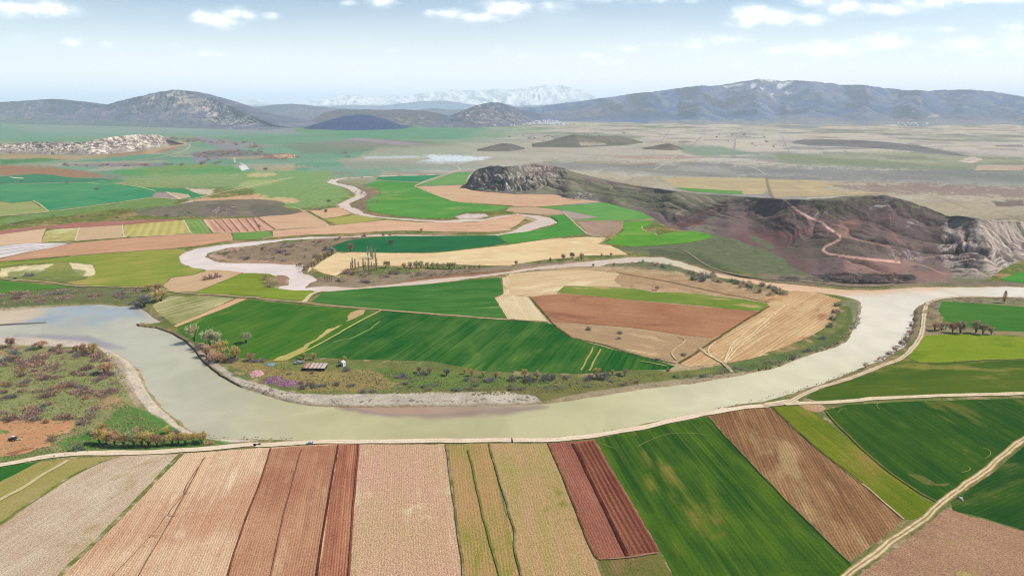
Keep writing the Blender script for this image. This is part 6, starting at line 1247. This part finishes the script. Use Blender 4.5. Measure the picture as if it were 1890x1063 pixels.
p = spot(626, 677); e = empty('cart', (p.x, p.y, 0), R(15)); setp(e, 'rusty two wheeled cart standing left of the white hut', 'cart')
b = MB(); b.box((0, 0, 1), (2.6, 1.5, .1)); b.box((0, .75, 1.25), (2.6, .06, .5)); b.box((0, -.75, 1.25), (2.6, .06, .5)); b.tube([(-1.3, 0, 1), (-2.8, 0, .4)], .06); b.build('bed', MT['rust'], e)
for y in (-.9, .9): wheel(e, 0, y, .5, .16)
def heap(px, py, L, Wd, H, rz, mats, name, label, cat, seed):
    p = spot(px, py); n = 44; u = np.linspace(-1, 1, n); X, Y = np.meshgrid(u, u); rr = np.sqrt(X ** 2 + Y ** 2) + fbm(X * 1.5, Y * 1.5, 3, seed) * .3
    Z = np.clip(1 - rr, 0, 1) ** .5 * (.6 + .8 * np.abs(fbm(X * 3, Y * 3, 4, seed + 1))) * H - .08; keepf = (rr < 1.0)
    x, y = X * L / 2 + fbm(X * 3, Y * 3, 3, seed + 3) * .5, Y * Wd / 2; fc_ = grid_faces(n, n); fc_ = fc_[keepf.ravel()[fc_].all(1)]
    o = mesh_np(name, np.stack([x, y, Z], -1).reshape(-1, 3), fc_, False, None, mats); o.location = p; o.rotation_euler = (0, 0, rz)
    o.data.polygons.foreach_set('material_index', (rs.rand(len(o.data.polygons)) < .25).astype(np.int32) * (len(mats) - 1)); return setp(o, label, cat)
heap(474, 690, 11, 16, 1.3, R(25), [MT['pinkt'], MT['sheet']], 'plastic_sheet', 'crumpled pink plastic sheeting on the bank beside the gravel shore', 'plastic sheet', 3)
heap(505, 701, 16, 17, 1.2, R(-20), [MT['purple'], MT['pinkt']], 'net_heap', 'purple net heap with pink edge above the gravel shore, left one', 'net heap', 5)
heap(530, 708, 18, 16, 1.1, R(-18), [MT['purple'], MT['pinkt']], 'net_heap', 'purple net heap reaching the dark bushes above the gravel shore, right one', 'net heap', 8)
heap(500, 673, 6.5, 6, 1.3, R(10), [MT['tarp'], MT['sheet']], 'tarpaulin', 'blue tarpaulin cover on the grass left of the pickup', 'tarpaulin', 9)
heap(477, 667, 3, 3, .8, 0, [MT['white'], MT['sheet']], 'tarpaulin', 'small white cover under the reddish tree at the green field edge', 'tarpaulin', 10)
def boulder(px, py, sz, label, seed):
    sz *= .62; p = spot(px, py); import bmesh
    b = bmesh.new(); bmesh.ops.create_icosphere(b, subdivisions=3, radius=sz); r_ = np.random.RandomState(seed)
    for v in b.verts:
        q = v.co; k = 1 + .3 * float(pnoise(q.x / sz * 1.3 + seed, q.y / sz * 1.3 + q.z)); v.co = Vector((q.x * k * 1.2, q.y * k, q.z * k * .7))
    me = bpy.data.meshes.new('boulder'); b.to_mesh(me); b.free(); o = link('boulder', me, [plain_mat('pale_rock', (196, 188, 176), .9, .1, .2, 1.5)]); o.location = (p.x, p.y, sz * .35); return setp(o, label, 'boulder')
boulder(1772, 920, 1.6, 'white boulder beside the diagonal farm track at lower right', 2); boulder(1776, 923, .9, 'small pale rock just right of the white boulder by the diagonal track', 4)
# villages: each house a thing of its own
def house_mesh(w_, d, h, wall, roof):
    b = MB(); b.box((0, 0, h / 2), (w_, d, h)); b.m = 1; b.add([(-w_ / 2 - .4, -d / 2 - .4, h), (w_ / 2 + .4, -d / 2 - .4, h), (w_ / 2 + .4, d / 2 + .4, h), (-w_ / 2 - .4, d / 2 + .4, h), (-w_ / 2, 0, h * 1.45), (w_ / 2, 0, h * 1.45)], [(0, 1, 5, 4), (2, 3, 4, 5), (1, 2, 5), (3, 0, 4)])
    return b, [wall, roof]
wl = plain_mat('pale_plaster', (255, 252, 250), .8, .1, .05); rf1 = plain_mat('grey_roof_sheet', (236, 232, 236), .6, .3, .1); rf2 = plain_mat('red_tile_roof', (190, 140, 124), .8, .1, .1)
HM = []
for k, (a_, d_, h_, rf) in enumerate([(21, 14, 11, rf1), (16, 13, 10, rf2), (26, 14, 10, rf1), (15, 14, 13, rf1)]):
    b, ms = house_mesh(a_, d_, h_, wl, rf); o = b.build('village_house', ms); HM.append(o)
HB += [bvh_of(o) for o in COLL.objects if o.name.startswith('mountain')]
def house(k, x, y, label, group):
    o = HM[k] if not HM[k].get('placed') else HM[k].copy()
    if HM[k].get('placed'): COLL.objects.link(o)
    HM[k]['placed'] = 1; p = spot(x, y); o.location = (p.x, p.y, p.z - 1); o.rotation_euler = (0, 0, rnd.uniform(-.6, .6)); setp(o, label, 'house', group)
r_ = random.Random(8); n = 0
while n < 150:
    x = r_.triangular(945, 1066, 1005); y = r_.uniform(222.5, 231.5)
    if y < 230.5 - 7.5 * math.exp(-((x - 1010) / 38) ** 2): continue
    house(r_.randrange(4), x, y, 'tiny pale house in the far village below the mountain', 'houses of the far village'); n += 1
for x, y in ((913, 233), (925, 228), (930, 232), (943, 233), (948, 232)): house(0, x, y, 'tiny white house apart from the village on its green left side', 'houses left of the village')
for i in range(22): house(r_.randrange(4), r_.uniform(1655, 1712), r_.uniform(227, 233), 'tiny pale house in the hamlet below the right mountain', 'houses of the hamlet')
for q in HM:
    if 'placed' in q: del q['placed']
for o in list(COLL.objects):
    if 'placed' in o: del o['placed']
for q in used_first: pass
for e in RT + PT:
    if e not in used_first:
        for ch in list(e.children): bpy.data.objects.remove(ch)
        bpy.data.objects.remove(e)
